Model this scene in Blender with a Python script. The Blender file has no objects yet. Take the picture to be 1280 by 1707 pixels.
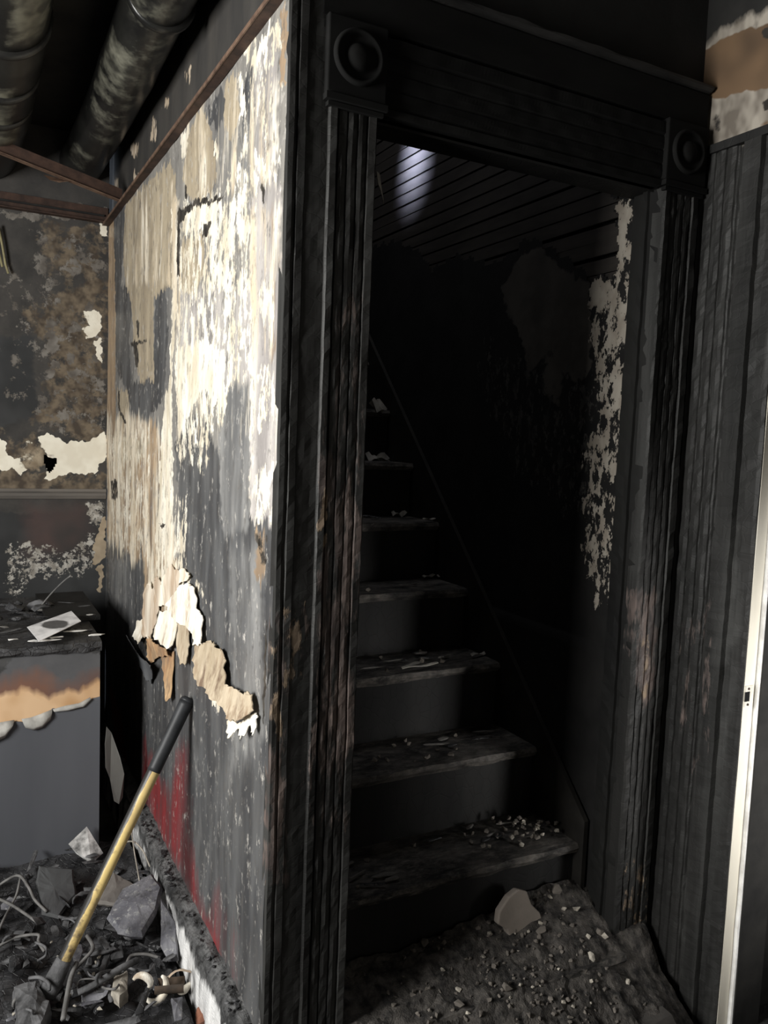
import bpy, bmesh, math, random
import numpy as np
from mathutils import Vector, Matrix, noise as mnoise

random.seed(7)
rng = np.random.default_rng(7)
SC = bpy.context.scene
COL = SC.collection

# ------------------------------------------------------------------ camera
FPX, CX, CY = 1340.0, 640.0, 853.5
yaw, pit, rol = math.radians(28.0), math.radians(5.15), math.radians(2.3)
EYE = np.array([0.0, 0.0, 1.42])
_f = np.array([math.sin(yaw)*math.cos(pit), math.cos(yaw)*math.cos(pit), -math.sin(pit)])
_r = np.array([math.cos(yaw), -math.sin(yaw), 0.0])
_u = np.cross(_r, _f)
CR = _r*math.cos(rol) + _u*math.sin(rol)
CU = -_r*math.sin(rol) + _u*math.cos(rol)
CF = _f
cam = bpy.data.cameras.new('camera')
cam_o = bpy.data.objects.new('camera', cam); COL.objects.link(cam_o)
m = Matrix.Identity(4)
for i in range(3):
    m[i][0], m[i][1], m[i][2], m[i][3] = CR[i], CU[i], -CF[i], EYE[i]
cam_o.matrix_world = m
cam.sensor_fit = 'AUTO'; cam.sensor_width = 36.0
cam.lens = FPX/1707.0*36.0
cam.clip_start = 0.02
SC.camera = cam_o

# ------------------------------------------------------------------ world, lights, exposure
W = bpy.data.worlds.new('world'); SC.world = W; W.use_nodes = True
W.node_tree.nodes['Background'].inputs[0].default_value = (0.75, 0.85, 1.0, 1)
W.node_tree.nodes['Background'].inputs[1].default_value = 1.0
SC.view_settings.view_transform = 'Standard'
SC.view_settings.look = 'None'
SC.view_settings.exposure = 0.0
SC.view_settings.gamma = 1.0
SC.view_settings.use_curve_mapping = False
SC.cycles.max_bounces = 5
SC.cycles.diffuse_bounces = 4
SC.cycles.glossy_bounces = 1
SC.cycles.adaptive_threshold = 0.02

def area(name, loc, target, sx, sy, power, color, spread=math.pi):
    l = bpy.data.lights.new(name, 'AREA'); l.shape = 'RECTANGLE'
    l.size, l.size_y, l.energy, l.color, l.spread = sx, sy, power, color, spread
    o = bpy.data.objects.new(name, l); COL.objects.link(o)
    o.location = loc
    o.rotation_euler = (Vector(target)-Vector(loc)).to_track_quat('-Z', 'Y').to_euler()
    return o
# daylight through the window of the left wall (behind the left edge of the frame)
area('window_daylight', (-1.58, 1.18, 1.58), (0.6, 1.18, 1.58), 0.95, 1.0, 118.0, (1.0, 0.985, 0.95))
# daylight falling down the stairwell from the upper floor
area('upstairs_daylight', (0.80, 2.50, 3.00), (1.5, 2.69, 2.47), 0.05, 0.10, 1.5, (0.62, 0.70, 1.0), math.radians(17))
area('landing_fill', (1.0, 2.55, 3.55), (1.0, 2.35, 0.5), 0.5, 0.7, 4.6, (0.95, 0.96, 1.0))  # added soft fill above the stairs to lift the treads

# daylight in the room beyond the right-hand door
area('hall_daylight', (1.98, .04, .80), (1.70, 1.22, 0.68), 0.3, 0.9, 2.3, (1.0, .98, .95), math.radians(36))

# ------------------------------------------------------------------ helpers
def at(x, y, axis, val):
    d = CF + CR*(x-CX)/FPX - CU*(y-CY)/FPX
    return EYE + d*((val-EYE[axis])/d[axis])
def link(o, parent=None):
    COL.objects.link(o)
    if parent is not None: o.parent = parent
    return o
def tag(o, label, cat, group=None, kind=None):
    o['label'] = label; o['category'] = cat
    if group: o['group'] = group
    if kind: o['kind'] = kind
    return o
def struct(o, label=None):
    o['kind'] = 'structure'
    if label: o['label'] = label
    return o
def empty(name, loc=(0, 0, 0), rz=0):
    o = bpy.data.objects.new(name, None); COL.objects.link(o)
    o.location = loc; o.rotation_euler = (0, 0, rz); o.empty_display_size = .05
    return o

class MB:
    def __init__(s): s.v = []; s.f = []
    def box(s, x0, x1, y0, y1, z0, z1):
        b = len(s.v)
        s.v += [(x, y, z) for z in (z0, z1) for y in (y0, y1) for x in (x0, x1)]
        s.f += [tuple(b+i for i in q) for q in ((0,2,3,1),(4,5,7,6),(0,1,5,4),(2,6,7,3),(0,4,6,2),(1,3,7,5))]
        return s
    def raw(s, v, f):
        b = len(s.v); s.v += [tuple(p) for p in v]; s.f += [tuple(b+i for i in q) for q in f]; return s
    def tube(s, pts, rad, n=8, cap=True):
        pts = [Vector(p) for p in pts]
        if not hasattr(rad, '__len__'): rad = [rad]*len(pts)
        b = len(s.v)
        up = Vector((0, 0, 1)); prev = None
        for i, p in enumerate(pts):
            t = (pts[min(i+1, len(pts)-1)]-pts[max(i-1, 0)]).normalized()
            if prev is None:
                a = t.cross(up if abs(t.z) < .9 else Vector((1, 0, 0))).normalized()
            else:
                a = (prev - t*prev.dot(t)).normalized()
            prev = a; c = t.cross(a)
            for k in range(n):
                an = 2*math.pi*k/n
                s.v.append(tuple(p + (a*math.cos(an)+c*math.sin(an))*rad[i]))
        for i in range(len(pts)-1):
            for k in range(n):
                s.f.append((b+i*n+k, b+i*n+(k+1) % n, b+(i+1)*n+(k+1) % n, b+(i+1)*n+k))
        if cap:
            s.f.append(tuple(b+k for k in reversed(range(n))))
            s.f.append(tuple(b+(len(pts)-1)*n+k for k in range(n)))
        return s
    def mesh(s, name, mat, smooth=False):
        me = bpy.data.meshes.new(name); me.from_pydata(s.v, [], s.f); me.update()
        if mat: me.materials.append(mat)
        if smooth: me.shade_smooth()
        return me
    def build(s, name, mat, parent=None, smooth=False):
        bm = bmesh.new(); me = s.mesh(name, mat, False)
        bm.from_mesh(me); bmesh.ops.recalc_face_normals(bm, faces=bm.faces[:]); bm.to_mesh(me); bm.free()
        if smooth: me.shade_smooth()
        return link(bpy.data.objects.new(name, me), parent)

# ---------------------------------------------------------------- painting of wear and light masks on real surfaces
def poly_sd(P, poly):
    """signed distance of points P (n,2) to polygon, positive inside"""
    poly = np.asarray(poly, float)
    d = np.full(len(P), 1e9); ins = np.zeros(len(P), bool)
    for i in range(len(poly)):
        a, b = poly[i], poly[(i+1) % len(poly)]
        ab = b-a; L = (ab@ab) or 1e-9
        t = np.clip(((P-a)@ab)/L, 0, 1)
        d = np.minimum(d, np.hypot(*(P-(a+t[:, None]*ab)).T))
        c = ((a[1] > P[:, 1]) != (b[1] > P[:, 1]))
        with np.errstate(divide='ignore', invalid='ignore'):
            xi = (b[0]-a[0])*(P[:, 1]-a[1])/(b[1]-a[1])+a[0]
        ins ^= c & (P[:, 0] < xi)
    return np.where(ins, d, -d)

def set_masks(o, axis, val, masks, warp=.8, comb=0.0):
    """masks: {attr: [(pixel polygon, feather, cap), ...]} measured on the plane axis=val; cap<0 subtracts"""
    me = o.data; n = len(me.vertices)
    co = np.empty(n*3); me.vertices.foreach_get('co', co); co = co.reshape(-1, 3)
    uv = co[:, [1, 2]] if axis == 0 else co[:, [0, 2]] if axis == 1 else co[:, [0, 1]]
    idx = [1, 2] if axis == 0 else [0, 2] if axis == 1 else [0, 1]
    if warp:      # ragged, torn outlines
        U, V = uv[:, 0].copy(), uv[:, 1].copy()
        dv = .011*np.sin(U*130+1.3+2*np.sin(V*7))+.010*np.sin(U*317+.7+3*np.sin(V*9))+.007*np.sin(U*611+V*13)
        du = .005*np.sin(V*61+2*np.sin(U*31))+.004*np.sin(V*143+U*40)+.003*np.sin(V*301+1)
        dw = .005*np.sin(U*67+2*np.sin(V*29))+.004*np.sin(U*151+V*37)+.003*np.sin(U*290+2)
        uv = np.stack([U+warp*du, V+warp*dw+comb*dv], 1)
    for name, ops in masks.items():
        M = np.zeros(n)
        for poly, fe, cap in ops:
            q = np.array([at(x, y, axis, val)[idx] for x, y in poly])
            lo, hi = q.min(0)-fe, q.max(0)+fe
            s = np.where(((uv >= lo) & (uv <= hi)).all(1))[0]
            if not len(s): continue
            w = np.clip(.5+poly_sd(uv[s], q)/fe, 0, 1)
            if cap >= 0: M[s] = np.maximum(M[s], w*cap)
            else: M[s] = np.minimum(M[s], 1-w*(-cap))
        a = me.attributes.get(name) or me.attributes.new(name, 'FLOAT', 'POINT')
        a.data.foreach_set('value', M.astype(np.float32))

def rect(x0, y0, x1, y1): return [(x0, y0), (x1, y0), (x1, y1), (x0, y1)]

def sheet(name, axis, val, us, vs, mat, flip=False, hole=None, parent=None, bumpy=0.0):
    """grid wall on a plane; us, vs: coordinates; hole(u,v)->True removes the face"""
    us, vs = np.asarray(us), np.asarray(vs)
    U, V = np.meshgrid(us, vs); nu, nv = len(us), len(vs)
    K = np.full(U.shape, val)
    if bumpy:
        K = K + bumpy*np.array([[mnoise.noise(Vector((u*5, v*5, val*3)))+.5*mnoise.noise(Vector((u*14, v*9, 4))) for u in us] for v in vs])
    co = {0: (K, U, V), 1: (U, K, V), 2: (U, V, K)}[axis]
    verts = np.stack([c.ravel() for c in co], 1)
    i = np.arange((nv-1)*(nu-1)); r, c = i//(nu-1), i % (nu-1)
    a = r*nu+c
    F = np.stack([a, a+1, a+nu+1, a+nu], 1)
    if flip: F = F[:, ::-1]
    if hole is not None:
        cu = (us[c]+us[c+1])/2; cv = (vs[r]+vs[r+1])/2
        F = F[~hole(cu, cv)]
    me = bpy.data.meshes.new(name); me.from_pydata(verts.tolist(), [], F.tolist()); me.update()
    me.materials.append(mat)
    if bumpy: me.shade_smooth()
    return link(bpy.data.objects.new(name, me), parent)

# ---------------------------------------------------------------- materials
def nd(nt, t, **kw):
    n = nt.nodes.new(t)
    for k, v in kw.items():
        if k == 'ins':
            for a, b in v.items():
                if isinstance(b, bpy.types.NodeSocket): nt.links.new(b, n.inputs[a])
                else: n.inputs[a].default_value = b
        else: setattr(n, k, v)
    return n
def rgb(c): return (c[0], c[1], c[2], 1)
def noise_fac(nt, tc, scale, stretch=(1, 1, 1), detail=5, rough=.62, off=0.0):
    mp = nd(nt, 'ShaderNodeMapping', ins={0: tc, 1: (off, off*.7, off*1.3), 3: stretch})
    return nd(nt, 'ShaderNodeTexNoise', ins={'Vector': mp.outputs[0], 'Scale': scale, 'Detail': detail, 'Roughness': rough}).outputs[0]
def mrange(nt, v, a, b, c=0.0, d=1.0):
    return nd(nt, 'ShaderNodeMapRange', ins={0: v, 1: a, 2: b, 3: c, 4: d}).outputs[0]
def mth(nt, op, a, b):
    n = nd(nt, 'ShaderNodeMath', operation=op)
    for i, v in enumerate((a, b)):
        if isinstance(v, bpy.types.NodeSocket): nt.links.new(v, n.inputs[i])
        else: n.inputs[i].default_value = v
    return n.outputs[0]
def mixc(nt, fac, a, b):
    n = nd(nt, 'ShaderNodeMix', data_type='RGBA')
    for s, v in ((n.inputs[0], fac), (n.inputs[6], a), (n.inputs[7], b)):
        if isinstance(v, bpy.types.NodeSocket): nt.links.new(v, s)
        else: s.default_value = rgb(v) if isinstance(v, tuple) else v
    return n.outputs[2]

def layered(name, c1, c2, scale=6, stretch=(1, 1, 1), layers=(), rough=.75, bump=.35, dist=.004, crack=None, spec=.3, grime=None, crw=.05, crk=.5):
    mt = bpy.data.materials.new(name); mt.use_nodes = True; nt = mt.node_tree
    b = nt.nodes['Principled BSDF']
    tc = nd(nt, 'ShaderNodeTexCoord').outputs['Object']
    col = mixc(nt, mrange(nt, noise_fac(nt, tc, scale, stretch, 5), .36, .64), c1, c2)
    h = mth(nt, 'MULTIPLY', noise_fac(nt, tc, scale*7, stretch, 3), .35)
    ro = rough
    for i, L in enumerate(layers):
        st = L.get('stretch', (1, 1, 1)); s = L.get('scale', 12)
        if L.get('attr'): at_ = nd(nt, 'ShaderNodeAttribute', attribute_name=L['attr']).outputs['Fac']
        else: at_ = L['level']
        n = noise_fac(nt, tc, s, st, 4, .72, off=i*3.7+1)
        am = mrange(nt, at_, 0.0, .2, 0.0, L.get('amp', 1.6)) if L.get('attr') else L.get('amp', 1.6)
        k = mth(nt, 'ADD', mth(nt, 'SUBTRACT', at_, .5), mth(nt, 'MULTIPLY', mth(nt, 'SUBTRACT', n, .5), am))
        w = L.get('w', .05)
        fac = mrange(nt, k, -w, w)
        if L.get('k', 1) != 1: fac = mth(nt, 'MULTIPLY', fac, L['k'])
        lc = mixc(nt, mrange(nt, noise_fac(nt, tc, L.get('cscale', s*.8), L.get('cstretch', st), 2, .6, off=i*5.1+9), .38, .62), L['c1'], L['c2'])
        col = mixc(nt, fac, col, lc)
        if L.get('h', 0): h = mth(nt, 'ADD', h, mth(nt, 'MULTIPLY', fac, L['h']))
        if 'rough' in L:
            ro = nd(nt, 'ShaderNodeMix', ins={0: fac, 2: ro, 3: L['rough']}).outputs[0]
    if grime:
        g1 = mrange(nt, noise_fac(nt, tc, grime[0], grime[1], 6, .7, 31), .38, .66)
        col = mixc(nt, mth(nt, 'MULTIPLY', g1, grime[2]), col, grime[3])
    if crack:
        mp = nd(nt, 'ShaderNodeMapping', ins={0: tc, 3: crack})
        vo = nd(nt, 'ShaderNodeTexVoronoi', feature='DISTANCE_TO_EDGE', ins={'Vector': mp.outputs[0], 'Scale': 1.0})
        cr = mrange(nt, vo.outputs['Distance'], 0.0, crw)
        h = mth(nt, 'ADD', h, mth(nt, 'MULTIPLY', cr, crk))
    if bump:
        bp = nd(nt, 'ShaderNodeBump', ins={'Strength': bump, 'Distance': dist, 'Height': h})
        nt.links.new(bp.outputs[0], b.inputs['Normal'])
    nt.links.new(col, b.inputs['Base Color'])
    if isinstance(ro, bpy.types.NodeSocket): nt.links.new(ro, b.inputs['Roughness'])
    else: b.inputs['Roughness'].default_value = ro
    b.inputs['Specular IOR Level'].default_value = spec
    return mt

SV = (1, 1, .13)       # vertical streaks
CREAM, CREAM2 = (.88, .83, .71), (.62, .55, .42)
TAN, TAN2 = (.41, .345, .245), (.29, .24, .17)
SLATE, SLATE2 = (.105, .107, .109), (.046, .047, .050)

M = {}
M['char'] = layered('char_wood', (.005, .005, .005), (.014, .0135, .013), 9, (1, 1, .2), rough=.75, bump=.45, dist=.004, crack=(30, 30, 22), crk=.3)
M['char_dark'] = layered('char_matte', (.004, .004, .004), (.009, .009, .0085), 9, (.3, 1, 1), rough=.9, bump=.3, dist=.003, spec=.15)
M['coal'] = layered('coal', (.012, .012, .013), (.055, .055, .058), 14, rough=.5, bump=.8, dist=.006, crack=(45, 45, 45), spec=.45)
M['ash'] = layered('ash', (.03, .03, .031), (.15, .15, .155), 16, rough=.85, bump=.7, dist=.006)
M['slate'] = layered('slate', (.09, .09, .105), (.19, .19, .205), 12, rough=.6, bump=.7, dist=.005, layers=[
    dict(level=.30, c1=(.3, .3, .3), c2=(.22, .22, .22), scale=60, amp=2.4, w=.1), dict(level=.30, c1=(.03, .03, .03), c2=(.05, .05, .05), scale=14, amp=2.4, w=.2)])
M['plaster_bit'] = layered('plaster_bit', (.5, .46, .39), (.22, .2, .17), 15, rough=.9, bump=.5)
M['dirty_plaster'] = layered('dirty_plaster', (.09, .08, .07), (.17, .15, .13), 9, rough=.9, bump=.4)
M['rust'] = layered('rust', (.030, .018, .014), (.062, .035, .025), 22, rough=.7, bump=.4, dist=.002)
M['rust_edge'] = layered('rust_edge', (.15, .095, .065), (.07, .042, .03), 30, rough=.65, bump=.3, dist=.002)
M['soot'] = layered('soot', (.010, .010, .010), (.028, .027, .025), 5, rough=.9, bump=.4, dist=.004)
M['paper'] = layered('paper', (.80, .80, .78), (.55, .54, .52), 20, rough=.7, bump=.2, dist=.001)
M['scrap'] = layered('scrap', (.16, .15, .14), (.08, .076, .07), 20, rough=.8, bump=.3, dist=.001)
BURN = [dict(level=.33, c1=(.16, .11, .075), c2=(.28, .2, .13), scale=24, stretch=(1, 1, .3), amp=2.4, w=.2)]
M['tan'] = layered('tan_sheet', (.50, .42, .31), (.34, .275, .19), 18, (1, 1, .35), rough=.85, bump=.6, dist=.004, layers=BURN)
M['cream'] = layered('cream_sheet', (.90, .87, .78), (.72, .65, .53), 16, (1, 1, .4), rough=.85, bump=.6, dist=.004, layers=[dict(level=.27, c1=(.42, .33, .24), c2=(.3, .22, .15), scale=24, stretch=(1, 1, .35), amp=2.2, w=.22)])
M['orange'] = layered('scorched_orange', (.56, .38, .21), (.30, .17, .09), 12, (1, 1, .4), rough=.85, bump=.5, dist=.003, layers=BURN)
M['slate_flap'] = layered('slate_flap', (.13, .135, .14), (.075, .078, .083), 12, SV, rough=.6, bump=.2, dist=.002)
M['wire'] = layered('burnt_wire', (.18, .175, .17), (.09, .088, .085), 30, rough=.7)
M['lath'] = layered('lath_wood', (.022, .019, .017), (.055, .048, .042), 14, (1, .2, 1), rough=.8, bump=.4, dist=.002)
M['offwall'] = layered('sooty_wall', (.45, .43, .40), (.32, .305, .28), 4, rough=.9, bump=0)
M['floor'] = layered('ash_floor', (.02, .02, .021), (.07, .067, .064), 9, rough=.9, bump=.8, dist=.01)
M['steel'] = layered('steel', (.72, .69, .62), (.6, .57, .5), 30, rough=.45, bump=.1, dist=.001)
M['black'] = layered('black_soot', (.004, .004, .004), (.008, .008, .008), 5, rough=1, bump=0)

M['side'] = layered('side_wall_paint', (.27, .255, .23), (.14, .136, .13), 8, (1, 1, .14), rough=.6, bump=.4, dist=.003, spec=.4, layers=[
    dict(attr='slate', c1=SLATE, c2=SLATE2, scale=11, stretch=SV, amp=1.3, w=.12, cscale=13, cstretch=(1, 1, .22), rough=.42),
    dict(attr='midgray', c1=(.24, .238, .232), c2=(.12, .121, .122), scale=10, stretch=(1, 1, .2), amp=1.4, w=.2, cscale=14, rough=.4),
    dict(attr='pale', c1=(.47, .44, .415), c2=(.27, .25, .24), scale=13, stretch=(1, 1, .2), amp=1.4, w=.18),
    dict(attr='red', c1=(.25, .028, .032), c2=(.11, .024, .027), scale=9, stretch=(1, 1, .1), amp=1.6, w=.3, rough=.42),
    dict(attr='brown', c1=(.40, .29, .185), c2=(.19, .135, .09), scale=12, stretch=(1, 1, .22), amp=2.2, w=.12, cstretch=(1, 1, .12)),
    dict(attr='tan', c1=TAN, c2=TAN2, scale=16, stretch=(1, 1, .25), amp=1.2, w=.035, h=-.4, cstretch=(1, 1, .1), cscale=16),
    dict(attr='cream', c1=CREAM, c2=CREAM2, scale=27, stretch=(1, 1, .5), amp=3.3, w=.09, h=-.5, cstretch=(1, 1, .3), cscale=14),
    dict(attr='streak', c1=(.88, .82, .69), c2=(.6, .5, .36), scale=15, stretch=(1, 1, .14), amp=3.0, w=.2),
    dict(level=.225, c1=(.60, .57, .52), c2=(.30, .29, .27), scale=46, stretch=(1, 1, .55), amp=2.1, w=.10, k=.75),
    dict(level=.26, c1=(.05, .05, .05), c2=(.12, .11, .10), scale=38, stretch=(1, 1, .45), amp=2.1, w=.12, k=.7),
    dict(attr='crack_shade', c1=(.014, .012, .010), c2=(.06, .052, .042), scale=40, amp=2.0, w=.12),
], grime=(30, (1, 1, .5), .24, (.08, .075, .068)))
M['upper'] = layered('upper_wall_soot', (.05, .046, .041), (.028, .027, .026), 6, (1, 1, .3), rough=.7, bump=.3, layers=[
    dict(attr='cream', c1=(.5, .42, .33), c2=(.35, .28, .2), scale=26, stretch=(1, 1, .3), amp=2.0, w=.05)])
M['back'] = layered('back_wall_paint', (.060, .056, .052), (.034, .033, .032), 9, rough=.8, bump=.4, dist=.003, layers=[
    dict(attr='slate', c1=(.044, .045, .046), c2=(.028, .029, .030), scale=8, amp=1.2, w=.12),
    dict(attr='brown', c1=(.17, .135, .095), c2=(.062, .048, .036), scale=15, amp=2.0, w=.12, cscale=24, h=.2),
    dict(attr='grayfleck', c1=(.20, .185, .165), c2=(.10, .088, .076), scale=20, amp=2.4, w=.08, h=.3),
    dict(attr='redtint', c1=(.075, .050, .046), c2=(.045, .038, .036), scale=6, amp=1, w=.4),
    dict(attr='cream', c1=(.86, .82, .70), c2=(.76, .71, .59), scale=20, amp=1.4, w=.07, h=-.6),
    dict(attr='scorch', c1=(.16, .12, .08), c2=(.34, .28, .2), scale=22, amp=1.8, w=.2),
    dict(attr='speck', c1=(.46, .44, .40), c2=(.24, .22, .19), scale=48, amp=3.0, w=.08, h=-.4),
    dict(attr='tan', c1=(.42, .34, .24), c2=(.28, .22, .15), scale=18, amp=1.2, w=.05, h=.1)])
M['casing'] = layered('casing_char', (.009, .009, .0085), (.018, .0175, .0165), 10, (1, 1, .15), rough=.6, bump=.5, dist=.003, crack=(26, 26, 42), crw=.07, crk=.14, spec=.3, layers=[
    dict(attr='gray', c1=(.042, .042, .040), c2=(.022, .022, .021), scale=14, stretch=(1, 1, .1), amp=2.2, w=.2),
    dict(attr='pink', c1=(.125, .097, .086), c2=(.05, .04, .037), scale=30, stretch=(1, 1, .2), amp=2.8, w=.14, h=.3, cscale=40),
    dict(attr='tan', c1=(.24, .18, .125), c2=(.12, .09, .065), scale=34, stretch=(1, 1, .4), amp=3.0, w=.1, h=.3)])
M['jamb'] = layered('jamb_char', (.005, .005, .005), (.011, .011, .010), 10, (1, 1, .15), rough=.7, bump=.5, dist=.003, spec=.25, layers=[
    dict(attr='gray', c1=(.035, .034, .031), c2=(.018, .018, .017), scale=14, stretch=(1, 1, .1), amp=2.2, w=.25),
    dict(attr='tan', c1=(.06, .05, .04), c2=(.03, .026, .022), scale=20, stretch=(1, 1, .2), amp=2.4, w=.2)])
M['stairwall'] = layered('stairwell_plaster', (.006, .006, .006), (.014, .0135, .013), 6, rough=.9, bump=.4, layers=[
    dict(attr='graypatch', c1=(.085, .078, .068), c2=(.055, .050, .044), scale=10, amp=1.4, w=.08),
    dict(attr='speck', c1=(.07, .067, .062), c2=(.03, .029, .027), scale=40, stretch=(1, 1, .6), amp=3.0, w=.06),
    dict(attr='cream', c1=(.40, .365, .31), c2=(.29, .255, .21), scale=30, stretch=(1, 1, .6), amp=3.8, w=.06, h=.5)])
M['right'] = layered('right_wall_soot', (.009, .009, .0085), (.017, .0165, .0155), 6, rough=.85, bump=.4, layers=[
    dict(attr='white', c1=(.32, .29, .245), c2=(.13, .112, .092), scale=16, stretch=(1, 1, .6), amp=1.8, w=.3, cscale=20),
    dict(attr='brown', c1=(.135, .085, .048), c2=(.058, .038, .024), scale=9, amp=.8, w=.1, h=.2, cscale=5),
    dict(attr='dark', c1=(.02, .018, .016), c2=(.035, .03, .026), scale=20, amp=1.4, w=.15)])
M['base'] = layered('baseboard_paint', (.035, .036, .037), (.15, .15, .15), 26, (1, .3, 1), rough=.6, bump=1.0, dist=.010, layers=[
    dict(level=.36, c1=(.012, .012, .012), c2=(.03, .03, .03), scale=44, amp=2.6, w=.2),
    dict(attr='white', c1=(.88, .88, .87), c2=(.40, .40, .40), scale=18, stretch=(1, .8, .2), amp=2.2, w=.15)])
M['cab'] = layered('cabinet_panel', (.070, .072, .077), (.10, .10, .104), 6, rough=.6, bump=.15, layers=[
    dict(attr='warm', c1=(.20, .10, .065), c2=(.13, .075, .06), scale=6, amp=.9, w=.4),
    dict(attr='orange', c1=(.66, .45, .27), c2=(.50, .30, .15), scale=9, amp=.8, w=.25),
    dict(attr='char', c1=(.02, .02, .02), c2=(.06, .06, .06), scale=22, amp=1.8, w=.12, h=.6)])
M['lam'] = layered('cabinet_laminate', (.080, .084, .095), (.105, .11, .123), 4, (1, 1, .2), rough=.5, bump=.08, spec=.35, layers=[
    dict(level=.5, c1=(.105, .11, .122), c2=(.085, .089, .10), scale=5, stretch=(1, 1, .15), amp=1.2, w=.4)])

# ================================================================= THE PLACE
Y0 = 1.45; XC = .54; YB = 3.457; XR = 1.63; XS = 1.5; CEIL = 2.56

# floor, ceiling and the walls that close the room
struct(MB().box(-1.75, 3.2, -1.75, 5.2, -.08, 0).build('floor', M['floor']))
struct(MB().box(-1.75, XC+.1, -1.75, YB+.2, CEIL, CEIL+.06).box(XC+.1, 3.2, -1.75, Y0+.15, CEIL, CEIL+.06).build('ceiling', M['soot']))
wl = MB()
wy0, wy1, wz0, wz1 = .68, 1.68, 1.05, 2.10
wl.box(-1.75, -1.6, -1.6, wy0, 0, CEIL).box(-1.75, -1.6, wy1, YB+.15, 0, CEIL).box(-1.75, -1.6, wy0, wy1, 0, wz0).box(-1.75, -1.6, wy0, wy1, wz1, CEIL)
struct(wl.build('wall_left', M['offwall']))
wf = struct(empty('window_1', (-1.66, (wy0+wy1)/2, wz0)))
def loc_box(mb, o, *a): return mb.box(a[0]-o[0], a[1]-o[0], a[2]-o[1], a[3]-o[1], a[4]-o[2], a[5]-o[2])
q = MB(); o_ = wf.location
for a in ((wy0, wy0+.05, wz0, wz1), (wy1-.05, wy1, wz0, wz1), (wy0, wy1, wz0, wz0+.05), (wy0, wy1, wz1-.05, wz1), (wy0, wy1, 1.56, 1.59)):
    loc_box(q, o_, -1.70, -1.64, *a)
q.build('window_frame', M['soot'], wf)
struct(MB().box(-1.75, 3.2, -1.75, -1.6, 0, CEIL).build('wall_rear', M['offwall']))

# ---- back wall (left of the stair enclosure)
us = np.concatenate([np.linspace(-1.6, 0.0, 20), np.arange(.006, XC+.003, .006)])
vs = np.concatenate([np.linspace(0, .7, 15), np.arange(.706, 2.26, .006), np.linspace(2.27, CEIL, 8)])
hole_poly = np.array([at(x, y, 1, YB)[[0, 2]] for x, y in [(74, 758), (92, 760), (96, 768), (90, 779), (83, 790), (78, 782), (72, 768)]])
wb = struct(sheet('wall_back', 1, YB, us, vs, M['back'], hole=lambda u, v: poly_sd(np.stack([u, v], 1), hole_poly) > 0, bumpy=.003))
set_masks(wb, 1, YB, {
    'slate': [([(-20, 560), (60, 560), (55, 640), (70, 690), (0, 720), (-20, 720)], .05, .9), (rect(-20, 855, 185, 1080), .03, 1)],
    'brown': [([(40, 520), (110, 470), (150, 440), (180, 470), (180, 740), (120, 735), (60, 710), (50, 690), (90, 620), (60, 560)], .12, .70),
              (rect(60, 360, 180, 470), .1, .56), (rect(-10, 715, 60, 800), .05, .55), (rect(-10, 785, 180, 822), .03, .6)],
    'grayfleck': [(rect(50, 385, 180, 470), .1, .44), (rect(60, 500, 180, 720), .1, .40), (rect(-10, 440, 120, 680), .12, .33),
                  (rect(-10, 350, 180, 366), .015, .6)],
    'scorch': [([(62, 735), (72, 735), (78, 770), (70, 790), (40, 780), (30, 760)], .03, .62), (rect(140, 528, 152, 545), .02, .6)],
    'redtint': [(rect(40, 840, 150, 930), .08, .8)],
    'cream': [([(-5, 730), (8, 738), (12, 760), (30, 765), (45, 780), (38, 792), (20, 782), (-5, 782)], .012, 1),
              ([(60, 728), (75, 722), (92, 728), (112, 738), (140, 735), (158, 730), (166, 725), (178, 720), (178, 765), (166, 775), (162, 790),
                (146, 792), (120, 786), (110, 792), (95, 795), (80, 802), (72, 795), (80, 785), (76, 760), (70, 742)], .012, 1),
              ([(139, 520), (168, 518), (167, 556), (147, 564), (134, 548), (150, 544)], .014, 1),
              ([(158, 568), (170, 566), (168, 590), (172, 602), (160, 596)], .01, 1),
              ([(163, 373), (176, 372), (180, 400), (172, 392)], .012, 1), (rect(30, 728, 60, 770), .05, .42)],
    'speck': [([(10, 905), (30, 905), (60, 905), (120, 920), (155, 880), (160, 930), (150, 960), (110, 960), (50, 970), (25, 1000), (8, 985)], .03, .46),
              ([(140, 836), (176, 836), (172, 880), (150, 872)], .02, .60)],
    'tan': [([(165, 870), (176, 860), (176, 935), (152, 942)], .015, 1), ([(162, 940), (172, 940), (170, 990), (165, 990)], .01, .9)],
})
MB().box(.20, .44, YB+.08, YB+.09, 1.15, 1.45).build('wall_cavity', M['black'], wb)
# painted plaster shard standing in the hole
q = MB(); ps = [at(x, y, 1, YB+.012) for x, y in [(73, 742), (80, 742), (92, 752), (95, 762), (88, 764), (80, 762), (76, 756)]]
q.raw(ps, [tuple(range(len(ps)))]).build('plaster_shard', M['cream'], wb)
# chair rail
r0, r1 = at(0, 822, 1, YB-.01)[2]+.018, at(0, 822, 1, YB-.01)[2]-.022
rail = MB()
prof = [(0, r1), (.012, r1), (.02, r1+.012), (.014, r1+.022), (.022, r1+.03), (.016, r0), (0, r0)]
xs = np.linspace(-1.6, XC-.004, 70)
v = [(x, YB+.003-d*(1+.15*mnoise.noise(Vector((x*12, z*40, 0)))), z) for x in xs for d, z in prof]
n_ = len(prof)
rail.raw(v, [(i*n_+k, (i+1)*n_+k, (i+1)*n_+k+1, i*n_+k+1) for i in range(len(xs)-1) for k in range(n_-1)])
ro_ = struct(rail.build('trim_1', layered('chair_rail_paint', (.12, .11, .10), (.20, .18, .16), 9, (.15, 1, 1), rough=.7, bump=.4)))

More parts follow.
